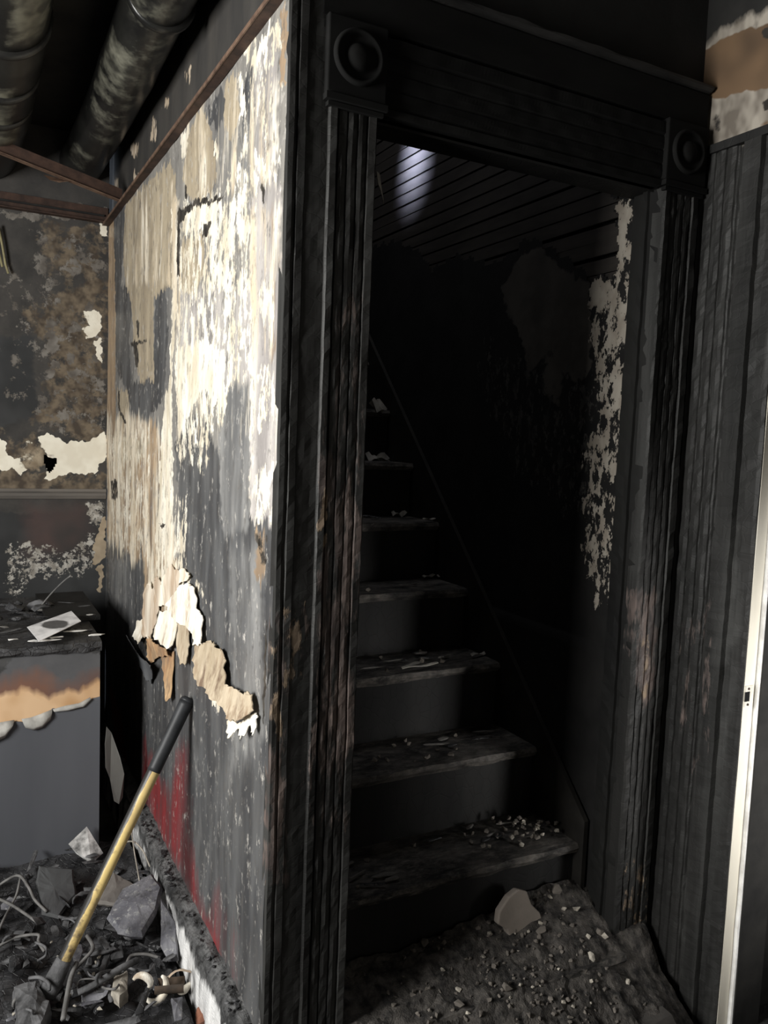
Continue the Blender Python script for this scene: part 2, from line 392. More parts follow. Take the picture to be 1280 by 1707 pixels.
# ---- side wall of the stair enclosure: faces the window
GT = 2.228     # height of the ceiling-grid angle
us = np.arange(Y0+.012, YB+.004, .0055); vs = np.arange(0, GT+.01, .0055)
ws = struct(sheet('wall_side', 0, XC, us, vs, M['side'], flip=True, bumpy=.0035), 'scorched side wall of the stair enclosure with peeling cream plaster')
set_masks(ws, 0, XC, {
    'slate': [([(170, 900), (240, 915), (250, 990), (300, 940), (292, 740), (330, 690), (372, 760), (420, 860), (480, 870), (480, 1720), (150, 1720), (160, 900)], .05, 1),
              ([(180, 370), (204, 330), (213, 360), (206, 430), (202, 480), (186, 480)], .02, .8),
              ([(190, 478), (214, 478), (221, 505), (214, 570), (221, 640), (229, 690), (226, 722), (219, 690), (211, 650), (196, 622), (191, 560)], .016, 1),
              ([(258, 498), (276, 476), (280, 560), (275, 650), (262, 684), (250, 690), (240, 705), (228, 690), (216, 640), (235, 636), (245, 626), (256, 636)], .016, 1),
              ([(345, 180), (374, 140), (374, 200), (360, 215), (350, 205)], .02, 1), ([(408, 120), (432, 110), (430, 190), (405, 240), (398, 230)], .04, .7)],
    'midgray': [([(366, 650), (416, 650), (416, 880), (372, 900), (366, 780)], .04, 1), ([(375, 900), (440, 890), (450, 1250), (380, 1300)], .1, .62),
                ([(395, 200), (420, 190), (425, 300), (395, 300)], .06, .6), (rect(305, 1230, 345, 1690), .1, .3), (rect(185, 930, 215, 1010), .03, .6)],
    'pale': [([(417, 330), (470, 300), (466, 900), (440, 872), (417, 870)], .02, .95), ([(420, 90), (470, 40), (470, 320), (420, 330)], .06, .62),
             (rect(290, 470, 420, 650), .05, .55)],
    'red': [([(240, 1235), (258, 1270), (278, 1330), (294, 1270), (304, 1225), (314, 1250), (316, 1400), (334, 1490), (364, 1560), (380, 1640), (350, 1590), (310, 1480), (285, 1430), (236, 1345)], .10, .74),
            ([(184, 1150), (200, 1180), (215, 1290), (196, 1300)], .07, .9), (rect(330, 1480, 400, 1690), .12, .36)],
    'streak': [([(178, 690), (258, 690), (286, 760), (290, 930), (240, 960), (180, 915)], .06, .43), (rect(286, 330, 300, 640), .02, .5), ([(240, 940), (300, 940), (296, 1060), (244, 1060)], .04, .45), (rect(205, 300, 290, 480), .05, .22), (rect(415, 340, 470, 870), .05, .27), (rect(300, 100, 470, 330), .1, .22), (rect(290, 640, 420, 740), .06, .26)],
    'brown': [([(178, 700), (255, 700), (288, 760), (286, 910), (300, 960), (292, 1070), (240, 1070), (240, 940), (180, 900)], .05, .74),
              ([(468, 5), (480, 0), (476, 150), (468, 140)], .01, 1), ([(425, 885), (446, 880), (446, 960), (430, 975)], .03, .62),
              ([(180, 360), (190, 352), (194, 700), (188, 900), (178, 900)], .02, .9), (rect(446, 330, 470, 600), .05, .4)],
    'tan': [([(210, 340), (282, 270), (292, 290), (289, 478), (272, 482), (256, 500), (257, 640), (246, 630), (236, 642), (224, 595), (219, 505), (209, 475), (206, 430)], .016, 1),
            ([(318, 214), (336, 182), (350, 208), (356, 262), (362, 290), (350, 322), (332, 332), (312, 330), (303, 300)], .02, 1),
            ([(375, 134), (396, 124), (399, 200), (385, 235), (372, 202)], .02, 1), ([(303, 398), (338, 392), (342, 450), (322, 495), (303, 478)], .018, 1),
            ([(194, 650), (214, 652), (217, 710), (200, 700)], .014, 1), ([(188, 725), (250, 735), (232, 772), (192, 770)], .02, 1)],
    'cream': [([(292, 340), (345, 318), (420, 270), (421, 600), (414, 640), (372, 660), (374, 700), (350, 735), (345, 790), (298, 770), (291, 700)], .05, .485),
              ([(303, 345), (345, 330), (362, 350), (360, 395), (345, 395), (338, 385), (303, 392)], .02, .9),
              ([(340, 330), (372, 330), (420, 280), (418, 370), (395, 470), (370, 520), (345, 450)], .04, .62),
              ([(294, 585), (340, 565), (376, 595), (376, 690), (350, 660), (338, 645), (312, 700), (298, 730)], .02, 1.5),  # pale plaster, painted solid to carry the window's hot spot
              ([(286, 350), (294, 345), (294, 480), (289, 620), (283, 620), (287, 470)], .01, .95),
              ([(272, 690), (288, 600), (289, 940), (276, 935), (264, 870), (266, 780)], .02, .95),
              ([(262, 850), (290, 870), (302, 950), (318, 965), (306, 985), (285, 1020), (262, 1000), (258, 900)], .03, .66),
              ([(183, 720), (250, 700), (250, 940), (184, 910)], .06, .40),
              ([(420, 100), (448, 42), (464, 50), (442, 78), (426, 118), (412, 120)], .016, .95), ([(399, 130), (409, 130), (408, 190), (400, 188)], .012, .95),
              ([(300, 222), (318, 205), (312, 255), (303, 272)], .01, .95), ([(355, 236), (362, 236), (363, 264), (357, 262)], .008, .95),
              ([(432, 258), (444, 258), (443, 290), (435, 292)], .01, .95), ([(425, 470), (456, 460), (456, 540), (430, 530)], .03, .62), ([(418, 620), (464, 620), (464, 700), (422, 720)], .04, .56),
              ([(420, 790), (466, 770), (462, 872), (442, 866), (420, 872)], .03, .62), (rect(417, 330, 424, 860), .02, .5),
              ([(186, 860), (204, 870), (208, 950), (200, 900)], .02, .6), ([(395, 40), (470, 20), (470, 330), (400, 330)], .08, .33),
              ([(352, 1152), (364, 1160), (364, 1186), (356, 1176)], .008, 1), ([(325, 950), (345, 1000), (340, 1000), (322, 972)], .02, .6), (rect(290, 830, 310, 960), .02, .5)],
}, warp=1.0, comb=.45)
set_masks(ws, 0, XC, {
    'crack_shade': [([(222, 574), (228, 572), (232, 600), (230, 612), (226, 610)], .006, 1), ([(216, 570), (246, 566), (246, 571), (220, 577)], .004, .8), ([(228, 534), (233, 536), (232, 562), (228, 560)], .006, .9),
             ([(197, 650), (200, 650), (200, 680), (212, 704), (208, 707), (197, 682)], .006, .9), ([(433, 310), (439, 310), (440, 340), (435, 340)], .01, .95),
             ([(296, 350), (330, 330), (348, 332), (372, 326), (372, 332), (350, 340), (322, 345), (300, 372), (299, 460), (295, 460)], .008, .9),
             ([(341, 372), (352, 372), (346, 394), (336, 394)], .008, .95), ([(306, 310), (310, 308), (311, 330), (308, 334)], .006, .9),
             ([(184, 800), (195, 798), (195, 832), (185, 834)], .008, .7), ([(265, 872), (277, 874), (272, 882)], .005, .9),
             ([(316, 1040), (330, 1056), (334, 1085), (342, 1130), (333, 1126), (326, 1090), (318, 1062)], .01, 1),  # dark slit painted in for the shade behind the lining flap
             ([(255, 1030), (267, 1032), (264, 1060), (256, 1062)], .01, 1), ([(442, 1030), (445, 1030), (440, 1210), (436, 1210)], .008, .8),
             ([(424, 890), (446, 888), (444, 930), (438, 965)], .02, .52), ([(240, 1060), (256, 1060), (252, 1090), (242, 1085)], .01, 1)],
}, warp=.6)
# sooty wall above the grid angle, up to the ceiling
us = np.arange(Y0+.012, YB+.01, .014); vs = np.arange(GT+.008, CEIL+.01, .012)
wu = struct(sheet('wall_side_upper', 0, XC+.012, us, vs, M['upper'], flip=True, bumpy=.004))
set_masks(wu, 0, XC, {'cream': [(rect(300, 110, 312, 140), .02, .52), (rect(262, 160, 274, 180), .02, .6), (rect(246, 190, 256, 235), .02, .62), (rect(212, 235, 224, 262), .02, .6),
                               (rect(216, 285, 232, 305), .02, .6), (rect(184, 295, 192, 315), .02, .62), (rect(248, 255, 262, 275), .02, .6)]})
# the partition's other side, seen in the stairwell
struct(MB().box(XC+.03, XC+.09, Y0+.1, 4.9, 0, 3.6).build('wall_stairwell_left', M['soot']))

def flap(outline, mat, name, lift, top, X=XC, thick=.0022, wob=.006):
    """torn piece of wall lining, fixed along its upper edge and curling away from the wall"""
    P = [at(x, y, 0, X) for x, y in outline]
    # ragged edge
    R = []
    for i, a in enumerate(P):
        b = P[(i+1) % len(P)]
        for t in (0, .2, .4, .6, .8):
            p = a*(1-t)+b*t
            j = .0042 if t else 0
            R.append(p+np.array([0, random.uniform(-j, j), random.uniform(-j, j)]))
    bm = bmesh.new()
    vv = [bm.verts.new(p) for p in R]
    es = [bm.edges.new((vv[i], vv[(i+1) % len(vv)])) for i in range(len(vv))]
    bmesh.ops.triangle_fill(bm, edges=es, use_beauty=True)
    bmesh.ops.subdivide_edges(bm, edges=bm.edges[:], cuts=1, use_grid_fill=False)
    zs = [v.co.z for v in bm.verts]; z1, z0 = max(zs), min(zs)
    for v in bm.verts:
        t = (z1-v.co.z)/(z1-z0+1e-6)
        if not top: t = 1-t
        v.co.x = X-.0035-lift*t**1.6-abs(wob*mnoise.noise(v.co*38))
    bmesh.ops.recalc_face_normals(bm, faces=bm.faces[:])
    me = bpy.data.meshes.new(name); bm.to_mesh(me); bm.free()
    me.materials.append(mat)
    o = link(bpy.data.objects.new(name, me), ws)
    so = o.modifiers.new('thickness', 'SOLIDIFY'); so.thickness = thick; so.offset = 0
    return o
def pk(l, ox=170, oy=900, s=.25): return [(ox+x*s, oy+y*s) for x, y in l]
flap(pk([(650,700),(735,670),(780,700),(830,740),(850,830),(860,960),(920,985),(985,1030),(1010,1000),(1035,1060),(1050,1130),(990,1195),(940,1200),(890,1120),(780,1010),(690,920),(655,800)]), M['tan'], 'lining_flap', .022, True, wob=.016)
flap(pk([(895,1200),(960,1210),(1040,1150),(1058,1180),(1045,1300),(1020,1230),(985,1320),(960,1250),(930,1310),(905,1270)]), M['cream'], 'lining_flap', .024, True)
flap(pk([(460,430),(530,310),(600,290),(640,320),(655,450),(690,500),(695,640),(705,690),(650,700),(640,620),(590,570),(510,520)]), M['cream'], 'lining_flap', .012, True, wob=.012)
flap(pk([(300,330),(330,270),(350,330),(385,240),(410,300),(440,220),(470,160),(500,200),(560,190),(610,240),(530,300),(470,430),(400,440),(380,560),(350,660),(300,640),(290,500)]), layered('lining_streaked', (.86, .80, .68), (.40, .30, .21), 9, (1, 1, .08), rough=.85, bump=.4, dist=.003), 'lining_flap', .008, True, wob=.010)
flap(pk([(400,470),(500,480),(520,560),(510,700),(480,725),(390,640)]), M['cream'], 'lining_flap', .018, True)
flap(pk([(520,540),(585,575),(600,700),(590,820),(560,830),(520,700)]), M['tan'], 'lining_flap', .010, True)
flap(pk([(250,540),(285,530),(300,640),(290,690),(255,640)]), M['cream'], 'lining_flap', .02, True)
flap(pk([(320,690),(360,640),(410,690),(490,730),(480,770),(400,780),(340,820),(315,780)]), M['orange'], 'lining_flap', .02, False, wob=.012)
flap(pk([(410,760),(490,740),(495,1050),(470,1070),(440,900)]), M['orange'], 'lining_flap', .014, True)
flap(pk([(232,630),(250,690),(290,770),(400,830),(340,960),(300,920),(250,800)]), M['slate_flap'], 'lining_flap', .03, False)

# ---- baseboard with a charred top ledge
bb = MB(); ys = np.arange(Y0+.06, YB-.02, .012); prof = [(0, .0), (.048, .0), (.046, .05), (.044, .13), (.04, .172), (.02, .186), (0, .192)]
v = []
for y in ys:
    for k, (d, z) in enumerate(prof):
        j = mnoise.noise(Vector((y*30, k*2.1, 0)))
        v.append((XC+.002-d*(1+.14*j*(k > 2)), y, z+.008*j*(k > 3)))
n_ = len(prof)
bb.raw(v, [(i*n_+k, (i+1)*n_+k, (i+1)*n_+k+1, i*n_+k+1) for i in range(len(ys)-1) for k in range(n_-1)])
bo = struct(bb.build('baseboard_side', M['base'], smooth=False))
a = bo.data.attributes.new('white', 'FLOAT', 'POINT')
w = []
for p in bo.data.vertices:
    face = 1 if p.co.x < XC-.036 and p.co.z < .165 else 0
    w.append(face*(.86 if p.co.y < 2.15 else .5)*(1 if p.co.z < .15 else .6))
a.data.foreach_set('value', np.array(w, np.float32))

# ---- ceiling grid: rusty wall angle on the side wall, crossing tee, angle on the back wall
t = empty('ceiling_grid_angle', (XC, 2.4, GT)); tag(t, 'rusty steel ceiling angle running along the top of the scorched side wall', 'metal angle')
y_a, y_b = Y0+.02-2.4, YB-.005-2.4
MB().box(-.003, 0, y_a, y_b, -.002, .024).build('upright_flange', M['rust'], t)
MB().box(-.026, 0, y_a, y_b, -.004, -.001).build('flange', M['rust'], t)
MB().box(-.027, -.024, y_a, y_b, -.005, .004).build('lip', M['rust_edge'], t)
A, B = Vector((-.55, 2.95, 2.44)), Vector((XC-.012, 3.10, GT+.006))
t = empty('ceiling_grid_tee', tuple(A)); tag(t, 'sagging rusty ceiling tee hanging across the corner below the ducts', 'metal tee')
d = B-A; n3 = d.cross(Vector((0, 0, 1))).normalized()
def bar(mb, a, b, side, w, h, z):
    s = side*w/2; up = Vector((0, 0, 1))
    v = []
    for p in (a, b):
        for i, j in ((-1, 0), (1, 0), (1, 1), (-1, 1)): v.append(p+s*i+up*(z+h*j))
    return mb.raw(v, [(0,1,2,3),(4,7,6,5),(0,4,5,1),(1,5,6,2),(2,6,7,3),(3,7,4,0)])
bar(MB(), Vector((0,0,0)), d, n3, .024, .003, 0).build('flange', M['rust_edge'], t)
bar(MB(), Vector((0,0,0)), d, n3, .003, .034, .003).build('web', M['rust'], t)
bar(MB(), Vector((0,0,0)), d, n3, .006, .008, .037).build('bulb', M['rust'], t)
pp = d*.80
q = MB()
q.raw([pp+Vector(c) for c in ((-.05,0,-.001),(-.03,-.01,-.018),(0,-.012,-.022),(.03,-.01,-.012),(.05,0,-.001),(0,.012,-.001))], [(0,1,2,3,4,5)])
q.build('scorched_scrap', M['rust_edge'], t)
t = empty('wall_angle', (XC-.02, YB-.002, GT+.01)); tag(t, 'charred brown ceiling angle along the top of the mottled back wall', 'metal angle')
MB().box(-2.1, .015, -.004, 0, -.002, .055).build('upright_flange', M['rust'], t)
MB().box(-2.1, .015, -.03, 0, -.006, -.002).build('flange', M['rust'], t)
MB().box(-2.1, .0, -.012, -.004, .020, .026).build('lip', M['soot'], t)

# ---- ducts under the ceiling
def duct(name, x, z, r, label, patches, ringed):
    t = empty(name, (x, 2.3, z)); tag(t, label, 'duct')
    ys = np.linspace(-1.6, YB-2.3-.004, 150); pts = []; rad = []
    for y in ys:
        pts.append((0.008*math.sin(y*3), y, 0.006*math.sin(y*2+1)))
        rad.append(r*(1+.012*mnoise.noise(Vector((y*9, x*5, 0)))+(.035*max(0, math.sin(y*2*math.pi/ringed))**8)))
    o = MB().tube(pts, rad, 40).build('duct_pipe', M['duct'], t, smooth=True)
    for y in patches:
        ring = MB().tube([(0, y-.012, 0), (0, y-.008, 0), (0, y+.008, 0), (0, y+.012, 0)], [r*1.01, r*1.07, r*1.07, r*1.01], 40).build('joint_band', M['duct'], t, smooth=True)
        set_masks(ring, 2, z, {'bare_sheen': []})
    return t, o
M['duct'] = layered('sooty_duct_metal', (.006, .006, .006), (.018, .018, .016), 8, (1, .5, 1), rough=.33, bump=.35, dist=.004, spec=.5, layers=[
    dict(attr='bare_sheen', c1=(.20, .197, .155), c2=(.05, .049, .04), scale=13, stretch=(1, .8, 1), amp=2.2, w=.35, rough=.38, cscale=18)])  # pale layer: bare metal plus highlights painted into the colour
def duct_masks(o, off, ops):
    """bare patches and painted highlights: (centre y, half length, angle centre, half angle, value)"""
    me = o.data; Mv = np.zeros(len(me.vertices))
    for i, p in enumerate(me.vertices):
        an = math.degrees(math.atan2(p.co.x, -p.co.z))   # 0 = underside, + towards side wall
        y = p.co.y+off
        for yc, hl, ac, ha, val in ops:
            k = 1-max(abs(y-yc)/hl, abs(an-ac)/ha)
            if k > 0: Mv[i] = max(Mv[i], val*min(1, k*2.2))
    a_ = me.attributes.get('bare_sheen') or me.attributes.new('bare_sheen', 'FLOAT', 'POINT')
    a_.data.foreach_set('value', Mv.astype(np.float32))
d2, o2 = duct('ceiling_duct', .435, 2.45, .078, 'narrow soot-black duct beside the side wall with pale bare patches and painted highlights', [2.05-2.3], .9)
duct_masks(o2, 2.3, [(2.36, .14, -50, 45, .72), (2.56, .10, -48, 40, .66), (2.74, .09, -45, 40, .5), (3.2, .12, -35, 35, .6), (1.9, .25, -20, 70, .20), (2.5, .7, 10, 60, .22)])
d1, o1 = duct('ceiling_duct', .10, 2.44, .112, 'wide shiny duct in the top left corner with pale patches painted as highlights', [2.30-2.3, 2.62-2.3, 2.85-2.3], .55)
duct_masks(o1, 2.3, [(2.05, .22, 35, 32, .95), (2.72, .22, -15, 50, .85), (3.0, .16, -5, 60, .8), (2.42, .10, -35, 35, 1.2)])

# ---- front wall with the stair doorway
us = np.concatenate([np.linspace(XC+.004, 1.60, 60), np.arange(1.604, XR+.01, .004)]); vs = np.arange(0, CEIL+.01, .02)
op = lambda u, v: (u > .715) & (u < 1.495) & (v < 2.045)
wfr = struct(sheet('wall_front', 1, Y0+.03, us, vs, M['right'], hole=op, bumpy=.002))
set_masks(wfr, 1, Y0+.03, {'white': [([(1160, 255), (1178, 250), (1175, 300), (1150, 500), (1144, 620), (1140, 560), (1150, 400), (1160, 300)], .02, .8),
                                    ([(1128, 780), (1140, 760), (1128, 900), (1120, 990), (1116, 980)], .02, .7)], 'brown': [], 'dark': []})

d1r = struct(empty('door_1', (1.1, Y0, 0)), 'charred fluted doorway leading to the stairs')
def fluted(prof, z0, z1, name, parent, mat, y_ref, nseg=150, ax=0, jit=.0016, masks=None, ref=None):
    """board with a moulded cross-section; prof: (along, proud) pairs; ax 0: along X facing -Y, ax 1: along Y facing -X"""
    zs = np.linspace(z0, z1, nseg); v = []; n_ = len(prof)
    for z in zs:
        for k, (a_, p_) in enumerate(prof):
            e = 1 if 0 < k < n_-1 else 0
            j = mnoise.noise(Vector((a_*90, z*26, y_ref)))*jit*e*1.6 + jit*.9*e*mnoise.noise(Vector((a_*200, z*70, 3)))
            c = mnoise.noise(Vector((a_*70, z*8, 9)))*jit*.8*e
            v.append((a_+c, y_ref-p_-j, z) if ax == 0 else (y_ref-p_-j, a_+c, z))
    q = MB(); loc = Vector(parent.matrix_world.translation) if parent else Vector()
    loc = Vector(parent.location) if parent else Vector()
    f = [(i*n_+k, i*n_+k+1, (i+1)*n_+k+1, (i+1)*n_+k) for i in range(len(zs)-1) for k in range(n_-1)]
    f += [tuple(range(n_)), tuple((len(zs)-1)*n_+k for k in range(n_))]
    q.raw(v, f)
    o = q.build(name, mat)
    if masks: set_masks(o, ref[0], ref[1], masks)
    else: set_masks(o, 1, Y0, {'gray': [], 'pink': [], 'tan': []})
    if parent:
        o.parent = parent; o.location = -loc
    return o
def ridges(x0, x1, n, base, h, gap):
    """n rounded reeds between x0 and x1"""
    out = []; w = (x1-x0)/n
    for i in range(n):
        a_ = x0+i*w
        out += [(a_+gap*.5, base), (a_+gap*.5+w*.08, base+h*.75), (a_+w*.5-.001, base+h), (a_+w-gap*.5-w*.08, base+h*.75), (a_+w-gap*.5, base)]
    return out
CAS = {'gray': [(rect(455, 0, 490, 1720), .02, .62), (rect(545, 0, 560, 1720), .02, .55), (rect(595, 300, 625, 1720), .02, .6), (rect(490, 0, 545, 1720), .02, .46), (rect(430, 1250, 500, 1720), .03, .75), (rect(500, 1400, 600, 1720), .05, .55),
                ([(490, 0), (620, 0), (620, 1000), (490, 1000)], .05, .36)],
       'pink': [([(520, 760), (610, 720), (600, 1250), (570, 1370), (515, 1370), (515, 1100)], .06, .52), (rect(505, 1200, 600, 1380), .05, .50), (rect(535, 500, 620, 800), .1, .36), (rect(455, 1020, 480, 1480), .02, .56), (rect(445, 1250, 470, 1480), .015, .62)],
       'tan': [([(482, 1010), (505, 1000), (508, 1060), (500, 1140), (480, 1160), (478, 1090)], .03, .56), (rect(532, 790, 542, 920), .006, .7), (rect(455, 1060, 470, 1240), .01, .5)]}
# corner board of the enclosure
fluted([(XC, -.03), (XC, .002), (XC+.010, .003), (XC+.012, -.002), (XC+.017, -.002), (XC+.019, .003), (XC+.033, .003), (XC+.036, .0005), (XC+.05, .0), (XC+.065, .0), (.618, .0), (.618, -.03)], 0, 2.30, 'corner_board', d1r, M['casing'], Y0, masks=CAS, ref=(1, Y0))
PL = [(.618, -.03), (.618, .004), (.621, .008), (.634, .008), (.637, -.002)] + ridges(.638, .700, 3, -.001, .0055, .002) + [(.701, -.001), (.703, .006), (.717, .007), (.721, .002), (.721, -.03)]
fluted(PL, 0, 2.045, 'casing', d1r, M['casing'], Y0, masks=CAS, ref=(1, Y0))
CASR = {'gray': [(rect(1040, 200, 1160, 1720), .05, .47), (rect(1060, 300, 1100, 1200), .02, .56), (rect(1040, 1300, 1110, 1600), .05, .5)],
        'pink': [([(1050, 980), (1096, 980), (1092, 1150), (1075, 1180), (1055, 1120)], .03, .56)], 'tan': [(rect(1066, 1060, 1080, 1170), .01, .5), (rect(1040, 1430, 1080, 1560), .05, .4)]}
PR = [(1.489, -.03), (1.489, .002), (1.493, .007), (1.508, .006), (1.510, -.001)] + ridges(1.511, 1.580, 3, -.001, .0055, .002) + [(1.581, -.001), (1.583, .008), (1.602, .008), (1.605, .0), (1.605, -.03)]
fluted(PR, 0, 2.045, 'casing', d1r, M['casing'], Y0, masks=CASR, ref=(1, Y0))
def dbox(name, *a, mat='char', parent=d1r, bev=.003):
    o = loc_box(MB(), parent.location, *a).build(name, M[mat], parent)
    if bev:
        b = o.modifiers.new('bevel', 'BEVEL'); b.width = bev; b.segments = 2
    return o
for x0, x1 in ((.608, .732), (1.478, 1.612)):
    bl = dbox('corner_block', x0, x1, Y0-.016, Y0+.03, 2.06, 2.20, mat='char_dark')
    xm, zm = (x0+x1)/2-d1r.location.x, 2.132
    ring = MB(); n = 40
    rr = [(.052, .0), (.050, .008), (.044, .009), (.040, .001), (.026, .0), (.022, .008), (.010, .012), (.0005, .012)]
    v = [(xm+r*math.cos(2*math.pi*k/n), -.016-p, zm+r*math.sin(2*math.pi*k/n)) for r, p in rr for k in range(n)]
    ring.raw(v, [(i*n+k, i*n+(k+1) % n, (i+1)*n+(k+1) % n, (i+1)*n+k) for i in range(len(rr)-1) for k in range(n)])
    rg = ring.build('rosette', M['char_dark'], bl, smooth=True)
    MB().box(x0-d1r.location.x-.002, x1-d1r.location.x+.002, -.02, .0, 2.046, 2.058).build('fillet', M['char_dark'], bl)
    MB().box(x0-d1r.location.x+.004, x1-d1r.location.x-.004, -.014, .0, 2.036, 2.044).build('fillet', M['char_dark'], bl)
# head casing (laid reeded board) and cap
hz = [(2.045, -.03), (2.045, .004), (2.058, .006), (2.062, -.003)] + [(a_, p_) for a_, p_ in ridges(2.064, 2.16, 3, .001, .003, .002)] + [(2.162, .001), (2.165, .006), (2.19, .006), (2.19, -.03)]
xs = np.linspace(.732, 1.478, 90); v = []; n_ = len(hz)
for x in xs:
    for k, (z, p_) in enumerate(hz):
        v.append((x-d1r.location.x, -p_-.002*mnoise.noise(Vector((x*22, z*80, 1)))*(0 < k < n_-1), z))
MB().raw(v, [(i*n_+k, (i+1)*n_+k, (i+1)*n_+k+1, i*n_+k+1) for i in range(len(xs)-1) for k in range(n_-1)]).build('head_casing', M['char_dark'], d1r)
dbox('frieze_board', .60, 1.62, Y0-.002, Y0+.03, 2.20, 2.285, mat='char_dark')
cap = MB(); xs = np.linspace(.60, 1.62, 60); v = []
cp = [(.0, 2.286), (.012, 2.288), (.020, 2.294), (.021, 2.299), (.0, 2.303)]
for x in xs:
    for k, (p_, z) in enumerate(cp):
        j = mnoise.noise(Vector((x*14, k*3.0, 0)))
        v.append((x-d1r.location.x, .005-p_*(1+.12*j), z+.003*j))
n_ = len(cp)
cap.raw(v, [(i*n_+k, (i+1)*n_+k, (i+1)*n_+k+1, i*n_+k+1) for i in range(len(xs)-1) for k in range(n_-1)])
cp_o = cap.build('cap_moulding', layered('cap_edge', (.005, .005, .005), (.026, .025, .024), 14, (.3, 1, 1), rough=.6, bump=.6), d1r)
# jambs and head of the doorway
dbox('jamb', .70, .722, Y0+.012, Y0+.115, 0, 2.06)
jb = fluted([(Y0+.004, 0), (Y0+.004, .008), (Y0+.04, .009), (Y0+.042, .016), (Y0+.058, .016), (Y0+.060, .008), (Y0+.094, .008), (Y0+.096, -.02)], 0, 2.06, 'jamb', d1r, M['jamb'], 1.498, ax=1, nseg=90,
            masks={'gray': [(rect(1030, 1300, 1070, 1620), .04, .4)], 'pink': [], 'tan': [(rect(1030, 1420, 1060, 1580), .04, .42)]}, ref=(0, 1.49))
dbox('jamb_head', .70, 1.50, Y0+.012, Y0+.115, 2.045, 2.07)

# ---- stairwell: right wall with broken plaster over laths
us = np.concatenate([np.arange(Y0+.09, 1.80, .005), np.arange(1.80, 3.3, .016), np.linspace(3.31, 4.9, 10)])
vs = np.concatenate([np.arange(0, .9, .03), np.arange(.9, 2.75, .008), np.linspace(2.76, 3.6, 8)])
lath_poly = [(1034, 322), (1027, 340), (1031, 400), (1030, 455), (1005, 462), (985, 466), (960, 440), (905, 405), (880, 395), (850, 425), (820, 440), (760, 425), (720, 450), (700, 420), (660, 400), (600, 420), (600, -300), (1000, -100), (1010, 300), (1024, 330)]
lp = np.array([at(x, y, 0, XS)[[1, 2]] for x, y in lath_poly])
wst = struct(sheet('wall_stairwell_right', 0, XS, us, vs, M['stairwall'], flip=True, bumpy=.003,
                   hole=lambda u, v: poly_sd(np.stack([u+.006*np.sin(v*160), v+.008*np.sin(u*90)], 1), lp) > 0))
set_masks(wst, 0, XS, {
    'graypatch': [([(835, 480), (870, 420), (905, 415), (940, 450), (985, 470), (985, 620), (960, 640), (930, 620), (930, 580), (880, 620), (870, 560), (840, 520)], .04, .9),
                  ([(905, 560), (945, 560), (935, 680), (905, 660)], .03, .7)],
    'speck': [([(800, 560), (900, 600), (960, 700), (960, 850), (860, 800), (790, 620)], .1, .36), (rect(940, 620, 1000, 860), .1, .40)],
    'cream': [([(1024, 330), (1040, 336), (1052, 330), (1056, 470), (1048, 560), (1044, 640), (1036, 700), (1010, 715), (988, 640), (985, 560), (985, 465), (1028, 458)], .03, .58),  # pale plaster painted only over the strip lit through the doorway
              ([(985, 470), (1020, 465), (1015, 505), (1000, 520), (985, 510)], .02, .95), (rect(1028, 345, 1052, 450), .02, .85),
              ([(1000, 700), (1042, 690), (1034, 900), (1026, 1010), (990, 1010), (970, 940), (975, 860), (970, 740)], .04, .46)]})
for k in range(24):
    z = 1.84+k*.043
    o = MB().box(0, .007, -.9, .9, 0, .037).build('lath', M['lath'], wst)
    o.location = (XS+.006+random.uniform(0, .003), 2.43, z); o.rotation_euler = (random.uniform(-.004, .004), 0, 0)
struct(MB().box(XS+.03, XS+.10, Y0+.1, 4.9, 0, 3.6).build('wall_stairwell_core', M['black']))
struct(MB().box(XC+.03, XS+.1, 4.9, 5.0, 0, 3.6).build('wall_stairwell_end', M['soot']))
struct(MB().box(XC+.03, XS+.1, Y0+.1, 5.0, 3.6, 3.66).build('ceiling_stairwell', M['soot']))
struct(MB().box(XC+.09, XS, Y0+.05, Y0+.12, 2.07, 3.6).build('wall_stairwell_front', M['soot']))

# ---- stairs
st = empty('staircase', (1.1, 1.40, 0)); tag(st, 'steep charred wooden staircase climbing up behind the doorway', 'staircase')
RISE, RUN = .197, .197
SX0, SX1 = .635-1.1, 1.478-1.1
M['tread'] = layered('burnt_tread', (.012, .0115, .011), (.12, .11, .10), 11, (.5, 1, 1), rough=.8, bump=1.0, dist=.010, layers=[dict(level=.40, c1=(.16, .145, .13), c2=(.09, .08, .07), scale=60, stretch=(.5, 1, 1), amp=2.4, w=.25), dict(level=.36, c1=(.008, .008, .008), c2=(.014, .014, .014), scale=22, stretch=(.6, 1, 1), amp=2.4, w=.3)])
for k in range(13):
    zt = .155+RISE*k; y = RUN*k
    sx0 = SX0 if k else .726-1.1
    tr = MB(); xs = np.linspace(sx0, SX1, 40); v = []
    pr = [(RUN+.02, -.03), (.012, -.03), (-.010, -.026), (-.018, -.012), (-.012, -.001), (.004, 0), (RUN+.02, 0)]
    for x in xs:
        for i, (py, pz) in enumerate(pr):
            j = mnoise.noise(Vector((x*16, i*1.7, k*5.0)))*(1 if 0 < i < 6 else 0)
            v.append((x, y+py+.004*j, zt+pz+.003*j))
    n_ = len(pr)
    f = [(i*n_+m_, (i+1)*n_+m_, (i+1)*n_+(m_+1) % n_, i*n_+(m_+1) % n_) for i in range(len(xs)-1) for m_ in range(n_)]
    tr.raw(v, f).build('tread', M['tread'], st)
    MB().box(sx0, SX1, y+.004, y+.022, zt-RISE, zt-.028).build('riser', M['char'], st)
sk = MB()
def sline(y, off): return -1.19+1.0*(y)+off
